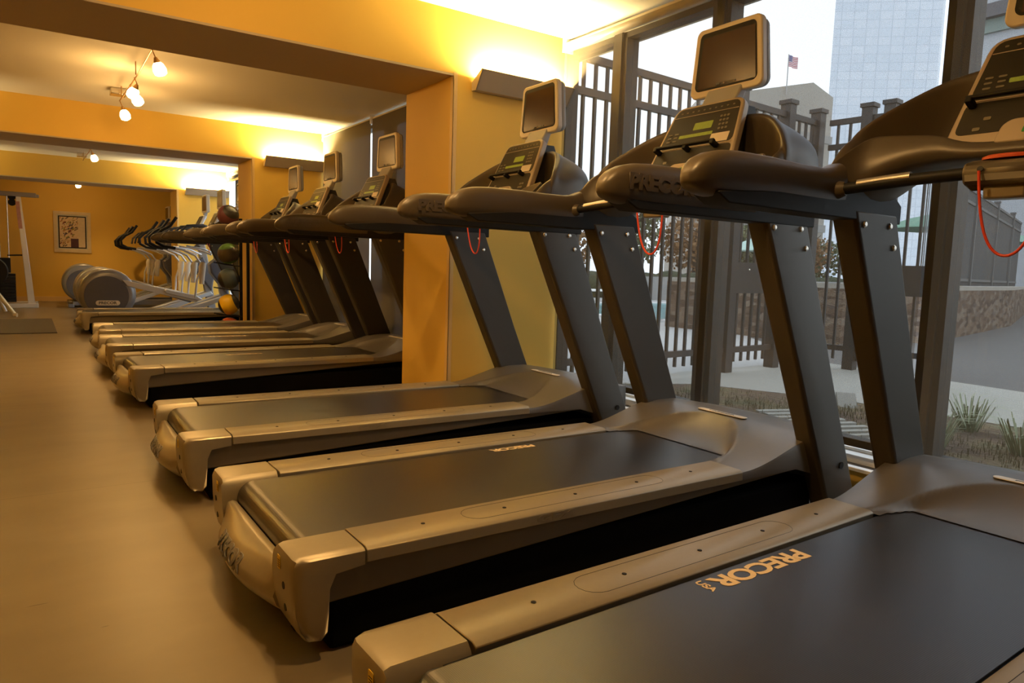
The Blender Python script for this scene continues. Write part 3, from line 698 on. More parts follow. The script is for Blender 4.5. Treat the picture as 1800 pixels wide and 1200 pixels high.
for i, (x, y) in enumerate(ES):
    e = E0 if i == 0 else copy_tree(E0)
    e.location = (x, y, 0); tag(e, EL[i], 'elliptical trainer', 'elliptical trainers')

# ------------------------------------------------------------------ medicine ball rack
YR = 8.17
rk = empty('ball_rack', (1.70, YR, 0)); tag(rk, 'black upright rack holding medicine balls beside the second column', 'ball rack')
for dx in (0, .085):
    q = MB(); q.box(dx-.014, dx+.014, -.02+dx*.4, .02+dx*.4, 0, 1.34); q.build('post', M['black'], rk, bevel=.003)
q = MB(); q.box(-.28, .13, -.10, .16, 0, .025); q.build('base', M['black'], rk, bevel=.004)
LV = [.14, .395, .675, .945, 1.355]
for i, z in enumerate(LV):
    zz = z-.10
    q = MB()
    for s in (-.05, .05): q.tube([(.0, s, zz-.02), (-.10, s, zz-.012), (-.27, s*1.2, zz+.015)], .006, 8)
    q.tube([(-.03+.06*cos(t)*0, -.05+.1*k/6, zz-.02) for k, t in enumerate([0]*7)], .006, 8)
    q.build('ball_cradle', M['black'], rk, smooth=True)
def ballmat(name, c1, c2, rot):
    m = mat(name, c1, .45); nt, b, N, L = nodes(m)
    tc = N('ShaderNodeTexCoord'); mp = N('ShaderNodeMapping'); mp.inputs['Rotation'].default_value = rot
    w = N('ShaderNodeTexWave'); w.inputs['Scale'].default_value = 1.15; w.inputs['Distortion'].default_value = 1.0; w.inputs['Detail'].default_value = 0
    r = ramp(nt, [(.0, c1), (.5, c1), (.52, c2), (1, c2)]); L(tc.outputs['Object'], mp.inputs[0]); L(mp.outputs[0], w.inputs['Vector']); L(w.outputs['Fac'], r.inputs[0]); L(r.outputs[0], b.inputs['Base Color'])
    return m
blk = (.018, .013, .01)
BD = [('orange and black medicine ball at the bottom of the rack', (.5, .10, .03), (0, 0, 0)), ('yellow and black medicine ball near the bottom of the rack', (.85, .52, .01), (0, .5, .3)),
      ('blue-grey and black medicine ball in the middle of the rack', (.07, .10, .13), (.4, .3, .2)), ('brown and green medicine ball, second from the top of the rack', (.10, .22, .03), (.2, 1.9, .3)),
      ('maroon and black medicine ball on top of the rack', (.12, .03, .04), (0, 1.2, .9))]
for i, z in enumerate(LV):
    lab, c, rt = BD[i]
    q = MB(); q.sphere((0, 0, 0), .112, 28, 18); o = q.build('medicine_ball', ballmat('ball_rubber_%d' % i, c if i != 3 else (.07, .045, .02), blk if i != 3 else c, rt), smooth=True)
    o.location = (1.70-.125, YR+.01, z+.012); tag(o, lab, 'medicine ball', 'medicine balls on the rack')

# ------------------------------------------------------------------ framed picture on the back wall
pc = empty('framed_picture', (.49, YE, 1.30)); tag(pc, 'framed abstract print in a pale wooden frame on the back wall', 'picture')
pw, ph = .60, .76
q = MB()
for a in ((-pw/2, pw/2, ph/2-.055, ph/2), (-pw/2, pw/2, -ph/2, -ph/2+.055), (-pw/2, -pw/2+.055, -ph/2+.0551, ph/2-.0551), (pw/2-.055, pw/2, -ph/2+.0551, ph/2-.0551)):
    q.box(a[0], a[1], -.028, -.001, a[2], a[3])
q.build('picture_frame', mat('pale_wood', (.72, .58, .34), .45, noise=(12, .12)), pc, bevel=.002)
q = MB(); q.box(-pw/2+.05, pw/2-.05, -.012, -.002, -ph/2+.05, ph/2-.05); q.build('mat_board', mat('cream_mat', (.62, .60, .50), .8, noise=(20, .03)), pc)
q = MB(); q.box(-.225, .225, -.014, -.012, -.30, .30); q.build('dark_border', M['black'], pc)
m = mat('abstract_print', (.75, .6, .4), .6); nt, b, N, L = nodes(m)
tc = N('ShaderNodeTexCoord'); n1 = N('ShaderNodeTexNoise'); n1.inputs['Scale'].default_value = 11; n1.inputs['Detail'].default_value = 3; n1.inputs['Distortion'].default_value = 1.5
L(tc.outputs['Object'], n1.inputs['Vector'])
r = ramp(nt, [(.30, (.55, .38, .18)), (.45, (.74, .56, .34)), (.60, (.76, .60, .38)), (.72, (.55, .42, .18))])
L(n1.outputs['Fac'], r.inputs[0]); L(r.outputs[0], b.inputs['Base Color'])
q = MB(); q.box(-.205, .095, -.016, -.014, -.28, .28); q.build('print', m, pc)
pcs = [mat('print_ink_%d' % k, c, .6, noise=(20, .3)) for k, c in enumerate([(.10, .07, .05), (.22, .06, .05), (.28, .26, .06), (.08, .07, .14), (.45, .20, .06), (.20, .16, .10)])]
rs = random.Random(5)
q = MB(); nf = []
for k in range(95):
    t = rs.random(); cx_ = -.16+.22*t+rs.gauss(0, .045); cz = -.20+.42*t+rs.gauss(0, .06) if rs.random() < .6 else .12+rs.gauss(0, .07)
    cx_ = max(-.19, min(.08, cx_)); cz = max(-.26, min(.26, cz)); a = rs.uniform(.4, 1.2); l1, l2 = rs.uniform(.008, .035), rs.uniform(.004, .014)
    pp = [(l1*cos(t2)*cos(a)-l2*sin(t2)*sin(a)+cx_, l1*cos(t2)*sin(a)+l2*sin(t2)*cos(a)+cz) for t2 in [2*pi*i/8 for i in range(8)]]
    q.face([(min(.094, x), -.0162-.00001*k, max(-.28, min(.28, z))) for x, z in pp])
o = q.build('print_shapes', pcs, pc)
for i, p in enumerate(o.data.polygons): p.material_index = rs.randrange(6)
q = MB(); q.box(.095, .205, -.016, -.014, -.28, .28); q.build('print_margin', mat('print_margin', (.72, .58, .38), .6, noise=(30, .1)), pc)
q = MB(); q.box(-.03, .095, -.0175, -.016, -.28, -.12); q.build('print_block', mat('plum_block', (.07, .02, .035), .6, noise=(12, .3)), pc)

# ------------------------------------------------------------------ cable machine at the far left
cmn = empty('cable_machine', (-.50, 14.35, 0)); tag(cmn, 'tall cable weight machine with slanted pale frame at the left edge', 'weight machine')
q = MB(); q.loft([[(x+.0, -.05, z) for x, z in ((.14, 1.80), (.21, 1.80), (.36, 0), (.26, 0))], [(x, .05, z) for x, z in ((.14, 1.80), (.21, 1.80), (.36, 0), (.26, 0))]]); q.build('front_post', M['chrome'], cmn, bevel=.006)
q = MB(); q.box(.150, .205, -.052, -.049, 1.28, 1.72, Matrix.Rotation(-.07, 3, 'Y')); q.build('instruction_label', mat('pink_label', (.62, .30, .20), .5, noise=(30, .2)), cmn)
q = MB(); q.box(-.45, .42, -.06, .06, 1.80, 1.87); q.box(.30, .46, -.04, .04, 1.80, 1.85); q.build('top_beam', M['egrey'], cmn, bevel=.006)
q = MB(); q.loft([[(x, y, z) for x, z in ((-.42, 1.85), (-.30, 1.85), (-.20, 0), (-.42, 0))] for y in (-.05, .05)]); q.build('rear_post', M['egrey'], cmn, bevel=.006)
q = MB(); q.box(-.5, .40, -.35, -.27, 0, .07); q.box(-.5, .40, .27, .35, 0, .07); q.box(-.2, .36, -.3, .3, 0, .06); q.build('base_frame', M['chrome'], cmn, bevel=.006)
for x in (-.10, .02):
    q = MB(); q.cyl((x, 0, .1), (x, 0, 1.81), .011, 10); q.build('guide_rod', M['steel'], cmn, smooth=True)
for k in range(9):
    q = MB(); q.box(-.17, .10, -.09, .09, .08+k*.052, .126+k*.052); q.build('weight_plate', M['black'], cmn, bevel=.004)
q = MB(); q.box(-.12, .04, -.06, .06, .56, .80); q.cyl((.0, 0, .84), (.22, 0, .85), .013, 8); q.build('selector', M['black'], cmn, bevel=.004)
for z in (1.79, 1.70):
    q = MB(); q.lathe([(.05, -.015), (.055, -.012), (.045, 0), (.055, .012), (.05, .015)], (.09, 0, z), 'y', 20); q.build('pulley', M['black'], cmn, smooth=True, ang=30)
# plate-loaded bench in front of it
bn = empty('weight_bench', (-.62, 12.2, 0)); tag(bn, 'slanted chrome bench leg with round black weight plate at the left edge', 'weight bench')
q = MB(); q.tube([(-.35, 0, 1.0), (-.05, 0, .45), (.22, -.15, .03)], .028, 12); q.build('leg', M['chrome'], bn, smooth=True)
q = MB(); q.cyl((.205, -.15, .026), (.245, -.165, .026), .032, 12); q.build('foot', M['screenframe'], bn, smooth=True)
q = MB(); q.tube([(-.35, .5, 1.0), (-.05, .5, .45), (.1, .5, .03)], .028, 12); q.build('leg', M['chrome'], bn, smooth=True)
q = MB(); q.lathe([(.03, -.02), (.20, -.022), (.215, 0), (.20, .022), (.03, .02)], (-.05, .05, .62), 'y', 36); wp = q.build('weight_plate', M['black'], bn, smooth=True, ang=30)
q = MB(); q.cyl((-.02, -.02, .62), (-.02, .52, .62), .02, 12); q.xf(lambda v: (v.x-.03, v.y-.02, v.z)); q.build('bar', M['steel'], bn, smooth=True)
q = MB(); q.box(-.9, -.3, .1, .42, .94, 1.02); q.build('bench_pad', M['black'], bn, bevel=.02)
mt_ = MB(); mt_.box(-1.25, .02, 9.55, 11.6, 0.0005, .010); o = mt_.build('exercise_mat', mat('rubber_mat', (.055, .042, .028), .6, noise=(90, .3), bump=(200, .2, .001)), bevel=.003); tag(o, 'thin dark rubber mat lying on the floor at the far left', 'mat')

# ------------------------------------------------------------------ outdoors
ZG = -.05
def ground(name, poly, z0, z1, m, sub=None):
    q = MB(); q.prism(poly, z0, z1, 'z'); return struct(q.build(name, m))
soil = mat('mulch_bed', (.12, .09, .05), .9); nt, b, N, L = nodes(soil)
tc = N('ShaderNodeTexCoord'); n1 = N('ShaderNodeTexNoise'); n1.inputs['Scale'].default_value = 2.2; n1.inputs['Detail'].default_value = 8; n1.inputs['Roughness'].default_value = .7
L(tc.outputs['Object'], n1.inputs['Vector'])
bp = N('ShaderNodeBump'); bp.inputs['Distance'].default_value = .06; n3 = N('ShaderNodeTexNoise'); n3.inputs['Scale'].default_value = 28; n3.inputs['Detail'].default_value = 6; L(tc.outputs['Object'], n3.inputs['Vector']); L(n3.outputs['Fac'], bp.inputs['Height']); L(bp.outputs[0], b.inputs['Normal'])
r = ramp(nt, [(.35, (.07, .045, .03)), (.48, (.15, .10, .065)), (.56, (.20, .15, .08)), (.66, (.10, .11, .05))]); L(n1.outputs['Fac'], r.inputs[0]); L(r.outputs[0], b.inputs['Base Color'])
conc = mat('sidewalk_concrete', (.40, .39, .35), .85, noise=(6, .06, 6))
asph = mat('asphalt', (.13, .125, .12), .85, noise=(3, .12, 6), bump=(150, .4, .003))
deck = mat('pool_deck_concrete', (.48, .48, .47), .8, noise=(3, .06, 5))
ground('ground_bed', [(3.01, -8), (5.35, -8), (5.22, 2.0), (5.02, 3.2), (4.55, 4.15), (3.9, 4.45), (3.01, 4.5)], -.3, ZG, soil)
ground('ground_sidewalk', [(5.35, -8), (7.0, -8), (7.05, 2.6), (7.12, 3.6), (7.2, 4.75), (5.0, 4.75), (3.9, 4.45), (4.55, 4.15), (5.02, 3.2), (5.22, 2.0)], -.3, ZG+.004, conc)
ground('ground_road', [(7.0, -30), (60, -30), (60, 40), (7.2, 40), (7.2, 4.75), (7.12, 3.6), (7.05, 2.6), (7.0, -8)], -.3, ZG-.012, asph)
ground('ground_pool_deck', [(3.01, 4.5), (3.9, 4.45), (5.0, 4.75), (7.2, 4.75), (9.0, 7.0), (24, 18), (24, 40), (3.01, 40)], -.3, ZG-.002, deck)
# pool
pl = empty('swimming_pool', (13.5, 12.5, 0)); tag(pl, 'turquoise swimming pool beyond the fence', 'pool')
pool_poly = [(9.9, 9.8), (12.6, 9.8), (17.5, 12.3), (17.5, 15.5), (9.0, 15.5)]
q = MB(); q.prism([(x-13.5, y-12.5) for x, y in pool_poly], ZG, ZG+.006, 'z')
wt = mat('pool_water', (.05, .32, .36), .12, noise=(2.5, .25), bump=(3, .25, .05)); q.build('water', wt, pl)
q = MB()
for (a, b_) in zip(pool_poly, pool_poly[1:]+pool_poly[:1]):
    A = Vector((a[0]-13.5, a[1]-12.5, ZG+.02)); B = Vector((b_[0]-13.5, b_[1]-12.5, ZG+.02)); dv = (B-A).normalized(); nn = Vector((-dv.y, dv.x, 0))*.18
    q.loft([[A-nn+Vector((0, 0, -.02)), A-nn+Vector((0, 0, .02)), A+nn+Vector((0, 0, .02)), A+nn+Vector((0, 0, -.02))], [B-nn+Vector((0, 0, -.02)), B-nn+Vector((0, 0, .02)), B+nn+Vector((0, 0, .02)), B+nn+Vector((0, 0, -.02))]])
q.build('coping', mat('pool_coping', (.72, .73, .72), .6, noise=(4, .04)), pl)
# fences
def fence(a, b_, posts, label, gap=.128, ht=2.63, pk=.024, low=.22, m=M['fence'], z0=ZG, group=None, post_r=.055):
    A, B = Vector((*a, 0)), Vector((*b_, 0)); Lg = (B-A).length; ang = math.atan2((B-A).y, (B-A).x)
    e = empty('metal_fence', (A.x, A.y, z0), ang); tag(e, label, 'fence', group)
    for z in (low, ht-.30, ht-.045):
        q = MB(); q.box(0, Lg, -.022, .022, z-.028, z+.028); q.build('rail', m, e)
    k = 0; x = gap*.7
    while x < Lg-.03:
        q = MB(); q.box(x-pk/2, x+pk/2, -pk/2, pk/2, low-.12, ht-.05)
        if k < 99: q.build('picket', m, e)
        x += gap; k += 1
    for p in posts:
        q = MB(); q.box(p-post_r, p+post_r, -post_r, post_r, 0, ht+.06); q.box(p-post_r-.015, p+post_r+.015, -post_r-.015, post_r+.015, ht+.06, ht+.10); q.build('post', m, e)
    return e
FA = fence((3.02, 4.40), (6.86, 4.66), [.16, 2.38, 3.20, 3.78], 'tall dark picket fence between the flower bed and the pool')
FB = fence((6.87, 4.56), (6.98, 3.42), [.40, .62, 1.14], 'short dark fence return turning toward the window from the tall fence')
q = MB(); q.box(2.36, 3.14, -.05, -.026, .78, 1.08); pl_ = q.build('lock_plate', M['fence'], FA); q = MB(); q.sphere((2.62, -.052, 1.01), .012, 8, 6); q.build('keyhole', M['steel'], pl_)
q = MB(); q.box(.76, 1.22, -.05, -.026, .80, 1.10); q.build('lock_plate', M['fence'], FB)
# stone retaining wall
st = mat('stacked_stone', (.3, .22, .16), .9); nt, b, N, L = nodes(st)
tc = N('ShaderNodeTexCoord'); mp = N('ShaderNodeMapping'); mp.inputs['Scale'].default_value = (4.5, 4.5, 13); v = N('ShaderNodeTexVoronoi'); v.inputs['Scale'].default_value = 1.0
v2 = N('ShaderNodeTexVoronoi'); v2.feature = 'DISTANCE_TO_EDGE'
L(tc.outputs['Object'], mp.inputs[0]); L(mp.outputs[0], v.inputs['Vector']); L(mp.outputs[0], v2.inputs['Vector'])
r = ramp(nt, [(.0, (.10, .065, .045)), (.35, (.20, .13, .085)), (.6, (.26, .18, .12)), (.85, (.32, .25, .19)), (1, (.16, .12, .10))])
sp = N('ShaderNodeSeparateColor'); L(v.outputs['Color'], sp.inputs[0]); L(sp.outputs[0], r.inputs[0])
r2 = ramp(nt, [(0, (.25, .25, .25)), (.07, (1, 1, 1))]); L(v2.outputs['Distance'], r2.inputs[0])
x = N('ShaderNodeMix'); x.data_type = 'RGBA'; x.blend_type = 'MULTIPLY'; x.inputs[0].default_value = 1; L(r.outputs[0], x.inputs[6]); L(r2.outputs[0], x.inputs[7]); L(x.outputs[2], b.inputs['Base Color'])
bp = N('ShaderNodeBump'); bp.inputs['Distance'].default_value = .03; L(v2.outputs['Distance'], bp.inputs['Height']); L(bp.outputs[0], b.inputs['Normal'])
sw = empty('stone_wall', (9.4, 5.9, 0)); tag(sw, 'low stacked brown stone retaining wall along the road', 'stone wall')
wp_ = [(9.2, 9.0), (9.2, 6.4), (9.35, 5.75), (11.6, 5.6), (13.6, 6.0), (18.5, 7.1), (26, 9.6)]
def ribbon(mb, pts, th, z0, z1, o=(0, 0)):
    for (a, b_) in zip(pts, pts[1:]):
        A = Vector((a[0]-o[0], a[1]-o[1], 0)); B = Vector((b_[0]-o[0], b_[1]-o[1], 0)); dv = (B-A).normalized(); nn = Vector((-dv.y, dv.x, 0))*th
        Z0, Z1 = Vector((0, 0, z0)), Vector((0, 0, z1))
        mb.loft([[A+Z0, A+Z1, A+nn+Z1, A+nn+Z0], [B+Z0, B+Z1, B+nn+Z1, B+nn+Z0]])
q = MB(); ribbon(q, wp_, .35, -.1, .76, (9.4, 5.9)); q.build('stonework', st, sw)
q = MB(); ribbon(q, wp_, .40, .76, .83, (9.4, 5.9)); q.build('cap', mat('wall_cap', (.36, .33, .28), .8, noise=(5, .1)), sw)
fence((11.6, 5.85), (25.5, 9.75), [1.5, 5, 8.5, 12], 'distant railing of thin bars on top of the stone wall', gap=.15, ht=2.0, pk=.02, low=.12, z0=.83, m=mat('grey_railing', (.10, .10, .10), .6, noise=(8, .1)))
# terrace behind the stone wall
ter = mat('terrace_paving', (.20, .20, .19), .85, noise=(1, .15))
q = MB(); q.prism([(9.8, 9.0), (9.8, 6.4), (11.6, 6.0), (13.5, 6.35), (18.4, 7.45), (26, 10.0), (58, 20), (58, 45), (24.2, 40), (24.2, 18)], -.1, .70, 'z'); struct(q.build('ground_terrace', ter))
for i, (x, y) in enumerate(((18.2, 8.25), (18.75, 8.4))):
    e = MB(); e.lathe([(.09, 0), (.09, .95), (.06, 1.02), (.02, 1.04)], (0, 0, 0), 'z', 16); o = e.build('bollard', M['yellow'], smooth=True, ang=40); o.location = (x, y, .70)
    tag(o, ('left' if i == 0 else 'right')+' one of the pair of yellow bollards behind the railing', 'bollard', 'yellow bollards')
    o.scale = (.8, .8, 1)
# closed and open pool parasols
def parasol(x, y, z, r_, h, label, col):
    e = empty('parasol', (x, y, z)); tag(e, label, 'parasol', 'parasols in the distance')
    q = MB(); q.cyl((0, 0, 0), (0, 0, h), .03, 8); q.build('pole', M['white'], e)
    q = MB(); q.lathe([(r_, h-.55), (r_*.97, h-.50), (r_*.5, h-.2), (.02, h)], (0, 0, 0), 'z', 8); q.build('canopy', mat('parasol_cloth', col, .8, noise=(5, .08)), e)
parasol(22.3, 17.0, .0, 1.1, 2.35, 'pale green parasol by the pool, seen above the gate', (.45, .62, .55))
parasol(24, 11.5, .70, 1.7, 2.4, 'green parasol on the terrace behind the yellow bollards', (.16, .30, .22))
parasol(29, 12.2, .70, 1.9, 2.2, 'grey-green parasol on the terrace at the right edge', (.22, .36, .28))
# loungers by pool (low white shapes)
for i, (x, y) in enumerate(((10.2, 8.2), (11.4, 16.6), (13.0, 16.9), (14.6, 17.2))):
    e = empty('pool_lounger', (x, y, ZG), .4*i); tag(e, ['white pool lounger near the fence, just inside', 'white pool lounger across the water, leftmost', 'white pool lounger across the water, in the middle', 'white pool lounger across the water, rightmost'][i], 'lounger', 'pool loungers')
    q = MB(); q.box(-.3, .3, -.6, .6, .30, .36); q.build('seat', M['white'], e, bevel=.01)
    q = MB(); q.box(-.3, .3, .6, 1.15, .30, .35, Matrix.Rotation(radians(45), 3, 'X'), (0, .6, .32)); q.build('backrest', M['white'], e, bevel=.01)
    for sx_ in (-.27, .27):
        for sy_ in (-.5, .5):
            q = MB(); q.cyl((sx_, sy_, 0), (sx_, sy_, .31), .018, 8); q.build('leg', M['white'], e)
# white garden statue-like bulb lamp by pool
# trees
leafA = mat('autumn_leaves', (.26, .14, .06), .8, noise=(3, .4)); leafB = mat('olive_leaves', (.12, .13, .06), .8, noise=(3, .4)); bark = mat('bark', (.10, .075, .06), .9, noise=(20, .3))
def tree(x, y, z, h, rw, lf, n, label):
    e = empty('tree', (x, y, z)); tag(e, label, 'tree', 'trees beyond the pool')
    q = MB(); q.tube([(0, 0, 0), (.05, .05, h*.3), (0, .1, h*.55), (.1, 0, h*.85)], [.16, .13, .09, .03], 8)
    for k in range(12):
        a = random.uniform(0, 2*pi); hh = h*random.uniform(.25, .7); rr = rw*random.uniform(.6, 1)
        q.tube([(0, .05, hh), (rr*.5*cos(a), rr*.5*sin(a), hh+.2*h*.5), (rr*cos(a), rr*sin(a), hh+.28*h)], [.05, .035, .012], 6)
    q.build('trunk', bark, e)
    q = MB(); bm = q.bm
    for k in range(n):
        while True:
            p = Vector((random.uniform(-1, 1), random.uniform(-1, 1), random.uniform(-1, 1)))
            if p.length < 1: break
        p = Vector((p.x*rw, p.y*rw, h*.62+p.z*h*.38)); s_ = random.uniform(.06, .14)
        a = Vector((random.gauss(0, 1), random.gauss(0, 1), random.gauss(0, 1))).normalized(); b2 = a.orthogonal().normalized()*s_; c2 = a.cross(b2)
        bm.faces.new([bm.verts.new(p+v_) for v_ in (b2, c2, -b2*.8, -c2)])
    me = bpy.data.meshes.new('foliage'); bm.to_mesh(me); bm.free(); me.materials.append(lf); o = bpy.data.objects.new('foliage', me); COL.objects.link(o); o.parent = e
TL = [(18.5, 24, 4.0, 1.8, leafA, 'autumn brown tree beyond the pool, leftmost'), (22.6, 24.4, 4.4, 1.8, leafB, 'olive green tree beyond the pool, second from the left'), (26.8, 24, 4.0, 1.9, leafA, 'autumn brown tree beyond the pool, third from the left'),
      (31.2, 24.8, 3.6, 2.0, leafB, 'olive green tree beyond the pool, behind the gate'), (36, 25, 3.6, 2.2, leafA, 'reddish tree in the distance behind the two fence posts'), (41, 27, 3.4, 2.5, leafB, 'dark green tree in the distance behind the railing')]
for x, y, h, rw, lf, lab in TL: tree(x, y, ZG, h, rw, lf, 1500, lab)
hg = MB()
for k in range(22):
    x0 = 15+k*1.5; y0 = 19.5+.15*k
    hg.sphere((x0, y0, .35), .95, 12, 8, (1.1, .7, .55+.15*random.random()))
o = hg.build('hedge', mat('dark_hedge', (.05, .06, .03), .9, noise=(8, .6, 6), bump=(12, .8, .1)), smooth=True); tag(o, 'dark low hedge along the far side of the pool deck', 'hedge')
# low white wall / steps behind pool
q = MB(); q.box(15.8, 22, 17.6, 17.9, ZG, .75); o = q.build('garden_wall', mat('grey_garden_wall', (.34, .34, .33), .8, noise=(4, .1))); tag(o, 'low grey garden wall on the far side of the pool', 'garden wall')
# buildings
tw = mat('tower_cladding', (.55, .60, .66), .6); nt, b, N, L = nodes(tw)
tc = N('ShaderNodeTexCoord'); mp = N('ShaderNodeMapping'); mp.inputs['Rotation'].default_value = (pi/2, 0, 0)
brk = N('ShaderNodeTexBrick'); brk.offset = 0; brk.inputs['Scale'].default_value = 1.0; brk.inputs['Brick Width'].default_value = .9; brk.inputs['Row Height'].default_value = .85; brk.inputs['Mortar Size'].default_value = .035
brk.inputs['Color1'].default_value = (.64, .69, .75, 1); brk.inputs['Color2'].default_value = (.58, .64, .71, 1); brk.inputs['Mortar'].default_value = (.50, .55, .62, 1)
L(tc.outputs['Object'], mp.inputs[0]); L(mp.outputs[0], brk.inputs['Vector']); L(brk.outputs[0], b.inputs['Base Color'])
e = empty('tower_building', (76, 42, 0)); tag(e, 'tall pale blue-white office tower behind the fence', 'building')
q = MB(); q.prism([(69.2-76, 45-42), (76.7-76, 38-42), (84.6-76, 41-42), (77.1-76, 48-42)], -1, 70, 'z'); q.build('facade', tw, e)
e = empty('stone_building', (60, 42, 0)); tag(e, 'low grey-beige building with a shallow gable carrying a flag', 'building')
bm_ = mat('beige_stone', (.42, .39, .34), .8, noise=(.3, .1)); 
def wallseg(mb, pts, depth):
    for (a, b_, za, zb) in pts:
        mb.loft([[(a[0], a[1], -1), (a[0], a[1], za), (a[0]+depth[0], a[1]+depth[1], za), (a[0]+depth[0], a[1]+depth[1], -1)], [(b_[0], b_[1], -1), (b_[0], b_[1], zb), (b_[0]+depth[0], b_[1]+depth[1], zb), (b_[0]+depth[0], b_[1]+depth[1], -1)]])
q = MB(); wallseg(q, [((34.0, 30.8), (44.2, 30), 11.6, 14.0), ((44.2, 30), (46.3, 29.8), 14.0, 13.3)], (6, 8)); q.xf(lambda v: (v.x-60, v.y-42, v.z)); q.build('facade', bm_, e)
for zz in (4, 7, 10):
    q = MB(); q.box(36.2, 45.8, 29.2, 29.4, zz, zz+.5, Matrix.Rotation(-.055, 3, 'Z'), (41, 30.2, zz)); q.xf(lambda v: (v.x-60, v.y-42+.35, v.z)); q.build('window_band', mat('grey_window_band', (.30, .29, .27), .4, noise=(1, .1)), e)
fp = empty('flag', (41.45, 30.1, 12.8)); tag(fp, 'small United States flag flying above the grey building', 'flag')
q = MB(); q.cyl((0, 0, 0), (0, 0, 2.55), .035, 8); q.build('pole', M['screenback'], fp)
fm = [mat('flag_red', (.6, .12, .16), .8, noise=(5, .05)), mat('flag_white', (.8, .8, .82), .8, noise=(5, .03)), mat('flag_blue', (.10, .12, .30), .8, noise=(5, .05))]
q = MB(); W, Hh = .95, .72
for k in range(13):
    f = q.loft([[(W*i/8, -.06*sin(i*.9), 2.5-Hh*k/13-j*Hh/13) for j in (0, 1)] for i in range(9)], closed=False)
fo = q.build('stripes', fm, fp)
for i, p in enumerate(fo.data.polygons): p.material_index = (int((2.5-p.center.z)/(Hh/13)) % 2)
q = MB()
q.loft([[(W*i/8, -.06*sin(i*.9)-.01, 2.5-j*Hh*7/13) for j in (0, 1)] for i in range(4)], closed=False); q.build('canton', fm[2], fp)
q = MB()
for a in range(5):
    for c in range(4):
        q.sphere((.035+.065*a, -.075-.03*sin(a*.6), 2.46-.095*c), .014, 6, 4)
q.build('stars', fm[1], fp)
e = empty('eaved_building', (43, 13, 0)); tag(e, 'grey building with a dark eave band at the upper right edge', 'building')
q = MB(); q.box(-3, 3, -7, 5.6, -1, 40); q.build('facade', mat('grey_cladding', (.40, .42, .45), .7, noise=(.8, .05)), e)
q = MB(); q.box(-3.6, -3, -7, 5.7, 13.95, 14.6); q.build('eave_band', mat('dark_eave', (.10, .10, .11), .6, noise=(1, .1)), e)
q = MB(); q.box(-3.2, -3, -7, 5.7, 13.3, 13.95); q.build('eave_soffit', mat('green_grey_soffit', (.20, .26, .24), .6, noise=(1, .1)), e)
# plants and small items in the bed
gr = mat('grass_blade', (.15, .125, .06), .8, noise=(1.6, .55, 5)); gr2 = mat('pale_grass_blade', (.34, .38, .24), .7, noise=(6, .2))
def blades(mb, n, cx_, cy, rad, h0, h1, w_, lean):
    for k in range(n):
        a = random.uniform(0, 2*pi); rr = rad*sqrt(random.random()); h = random.uniform(h0, h1)
        x, y = cx_+rr*cos(a), cy+rr*sin(a); t = random.uniform(0, 2*pi) if lean < .2 else a+random.gauss(0, .5)
        dx, dy = cos(t)*lean*h, sin(t)*lean*h; px, py = -sin(t)*w_, cos(t)*w_
        v = [mb.bm.verts.new(p) for p in ((x-px, y-py, 0), (x+px, y+py, 0), (x+dx*.4+px*.8, y+dy*.4+py*.8, h*.75), (x+dx*.4-px*.8, y+dy*.4-py*.8, h*.75), (x+dx, y+dy, h*.8))]
        mb.bm.faces.new((v[0], v[1], v[2], v[3])); mb.bm.faces.new((v[3], v[2], v[4]))
for i, (x, y) in enumerate(((4.78, 2.08), (4.35, 1.62), (4.05, 1.95), (4.9, 1.6))):
    q = MB(); blades(q, 90, 0, 0, .05, .14, .30, .004, 1.0)
    me = bpy.data.meshes.new('ornamental_grass'); q.bm.to_mesh(me); q.bm.free(); me.materials.append(gr2); o = bpy.data.objects.new('ornamental_grass', me); COL.objects.link(o); o.location = (x, y, ZG)
    tag(o, ['pale ornamental grass clump beside the sidewalk edge, left of the others', 'pale ornamental grass clump nearest the window at the right edge', 'small pale grass clump in the middle of the bed', 'pale grass clump at the far right by the sidewalk'][i], 'grass clump', 'ornamental grass clumps')
q = MB()
for k in range(110):
    cx_, cy = random.uniform(3.2, 5.0), random.uniform(-.3, 4.3)
    if cx_ > 5.0-.25*max(0, cy-2): continue
    blades(q, 55, cx_, cy, .24, .015, .06, .0022, .5)
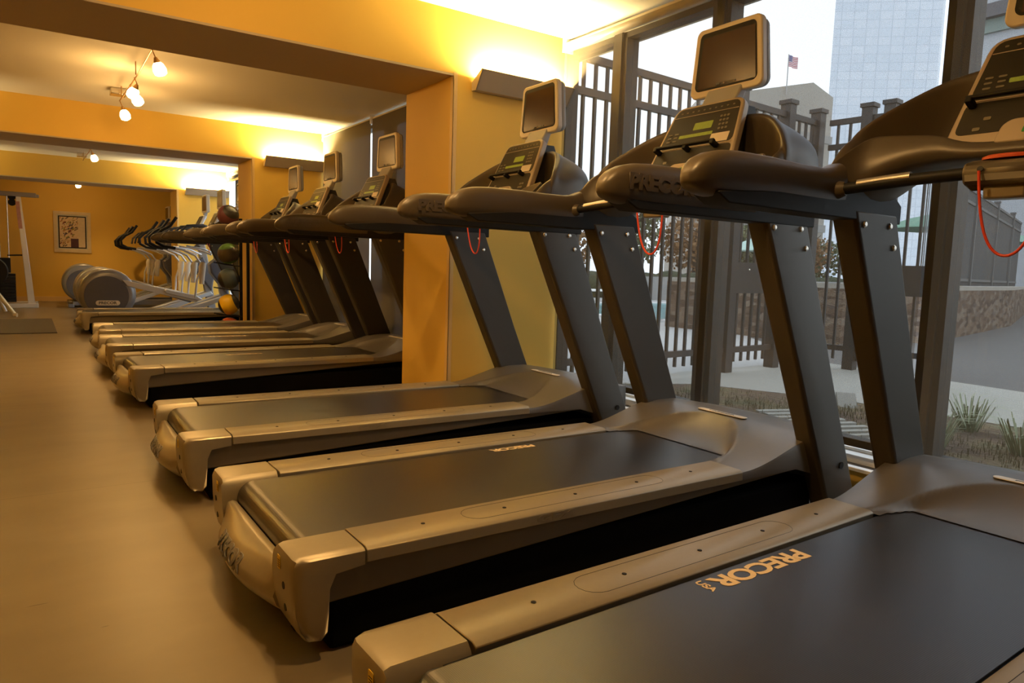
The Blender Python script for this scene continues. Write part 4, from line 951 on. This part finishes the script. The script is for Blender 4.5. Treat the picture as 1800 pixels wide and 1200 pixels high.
me = bpy.data.meshes.new('lawn_grass'); q.bm.to_mesh(me); q.bm.free(); me.materials.append(gr); o = bpy.data.objects.new('lawn_grass', me); COL.objects.link(o); o.location = (0, 0, ZG)
tag(o, 'thin patchy grass growing over the brown bed outside the window', 'grass', kind='stuff')
e = empty('slatted_drain_grate', (3.95, 2.55, ZG), -.35); tag(e, 'pale slatted wooden grate lying in the bed by the sidewalk', 'grate')
for k in range(9):
    q = MB(); q.box(-.22, .22, -.42+k*.105, -.375+k*.105, .01, .035); q.build('slat', conc, e, bevel=.003)
q = MB(); q.box(-.2, -.16, -.42, .47, 0, .012); q.box(.16, .2, -.42, .47, 0, .012); q.build('bearer', M['dark'], e)
e = empty('concrete_wedge', (4.95, 3.02, ZG), .6); tag(e, 'small grey wedge-shaped block lying on the sidewalk edge', 'concrete block')
q = MB(); q.prism([(-.20, 0), (.16, 0), (.16, .06), (.12, .065)], -.07, .07); q.build('block', mat('weathered_concrete', (.25, .24, .21), .9, noise=(8, .1)), e, bevel=.006)

# ------------------------------------------------------------------ world: overcast sky
W_ = bpy.data.worlds.new('overcast_sky'); SC.world = W_; W_.use_nodes = True; nt = W_.node_tree; bg = nt.nodes['Background']
tc = nt.nodes.new('ShaderNodeTexCoord'); n1 = nt.nodes.new('ShaderNodeTexNoise'); n1.inputs['Scale'].default_value = 1.5; n1.inputs['Detail'].default_value = 3
nt.links.new(tc.outputs['Generated'], n1.inputs['Vector'])
r = ramp(nt, [(.35, (.80, .88, 1.0)), (.65, (.92, .96, 1.0))]); nt.links.new(n1.outputs['Fac'], r.inputs[0]); nt.links.new(r.outputs[0], bg.inputs['Color'])
bg.inputs['Strength'].default_value = 2.7

SC.view_settings.view_transform = 'Standard'; SC.view_settings.look = 'None'; SC.view_settings.gamma = 1
SC.view_settings.exposure = 0.0
try: SC.view_settings.use_curve_mapping = False
except Exception: pass
SC.cycles.max_bounces = 8; SC.cycles.transparent_max_bounces = 24
SC.cycles.sample_clamp_indirect = 6
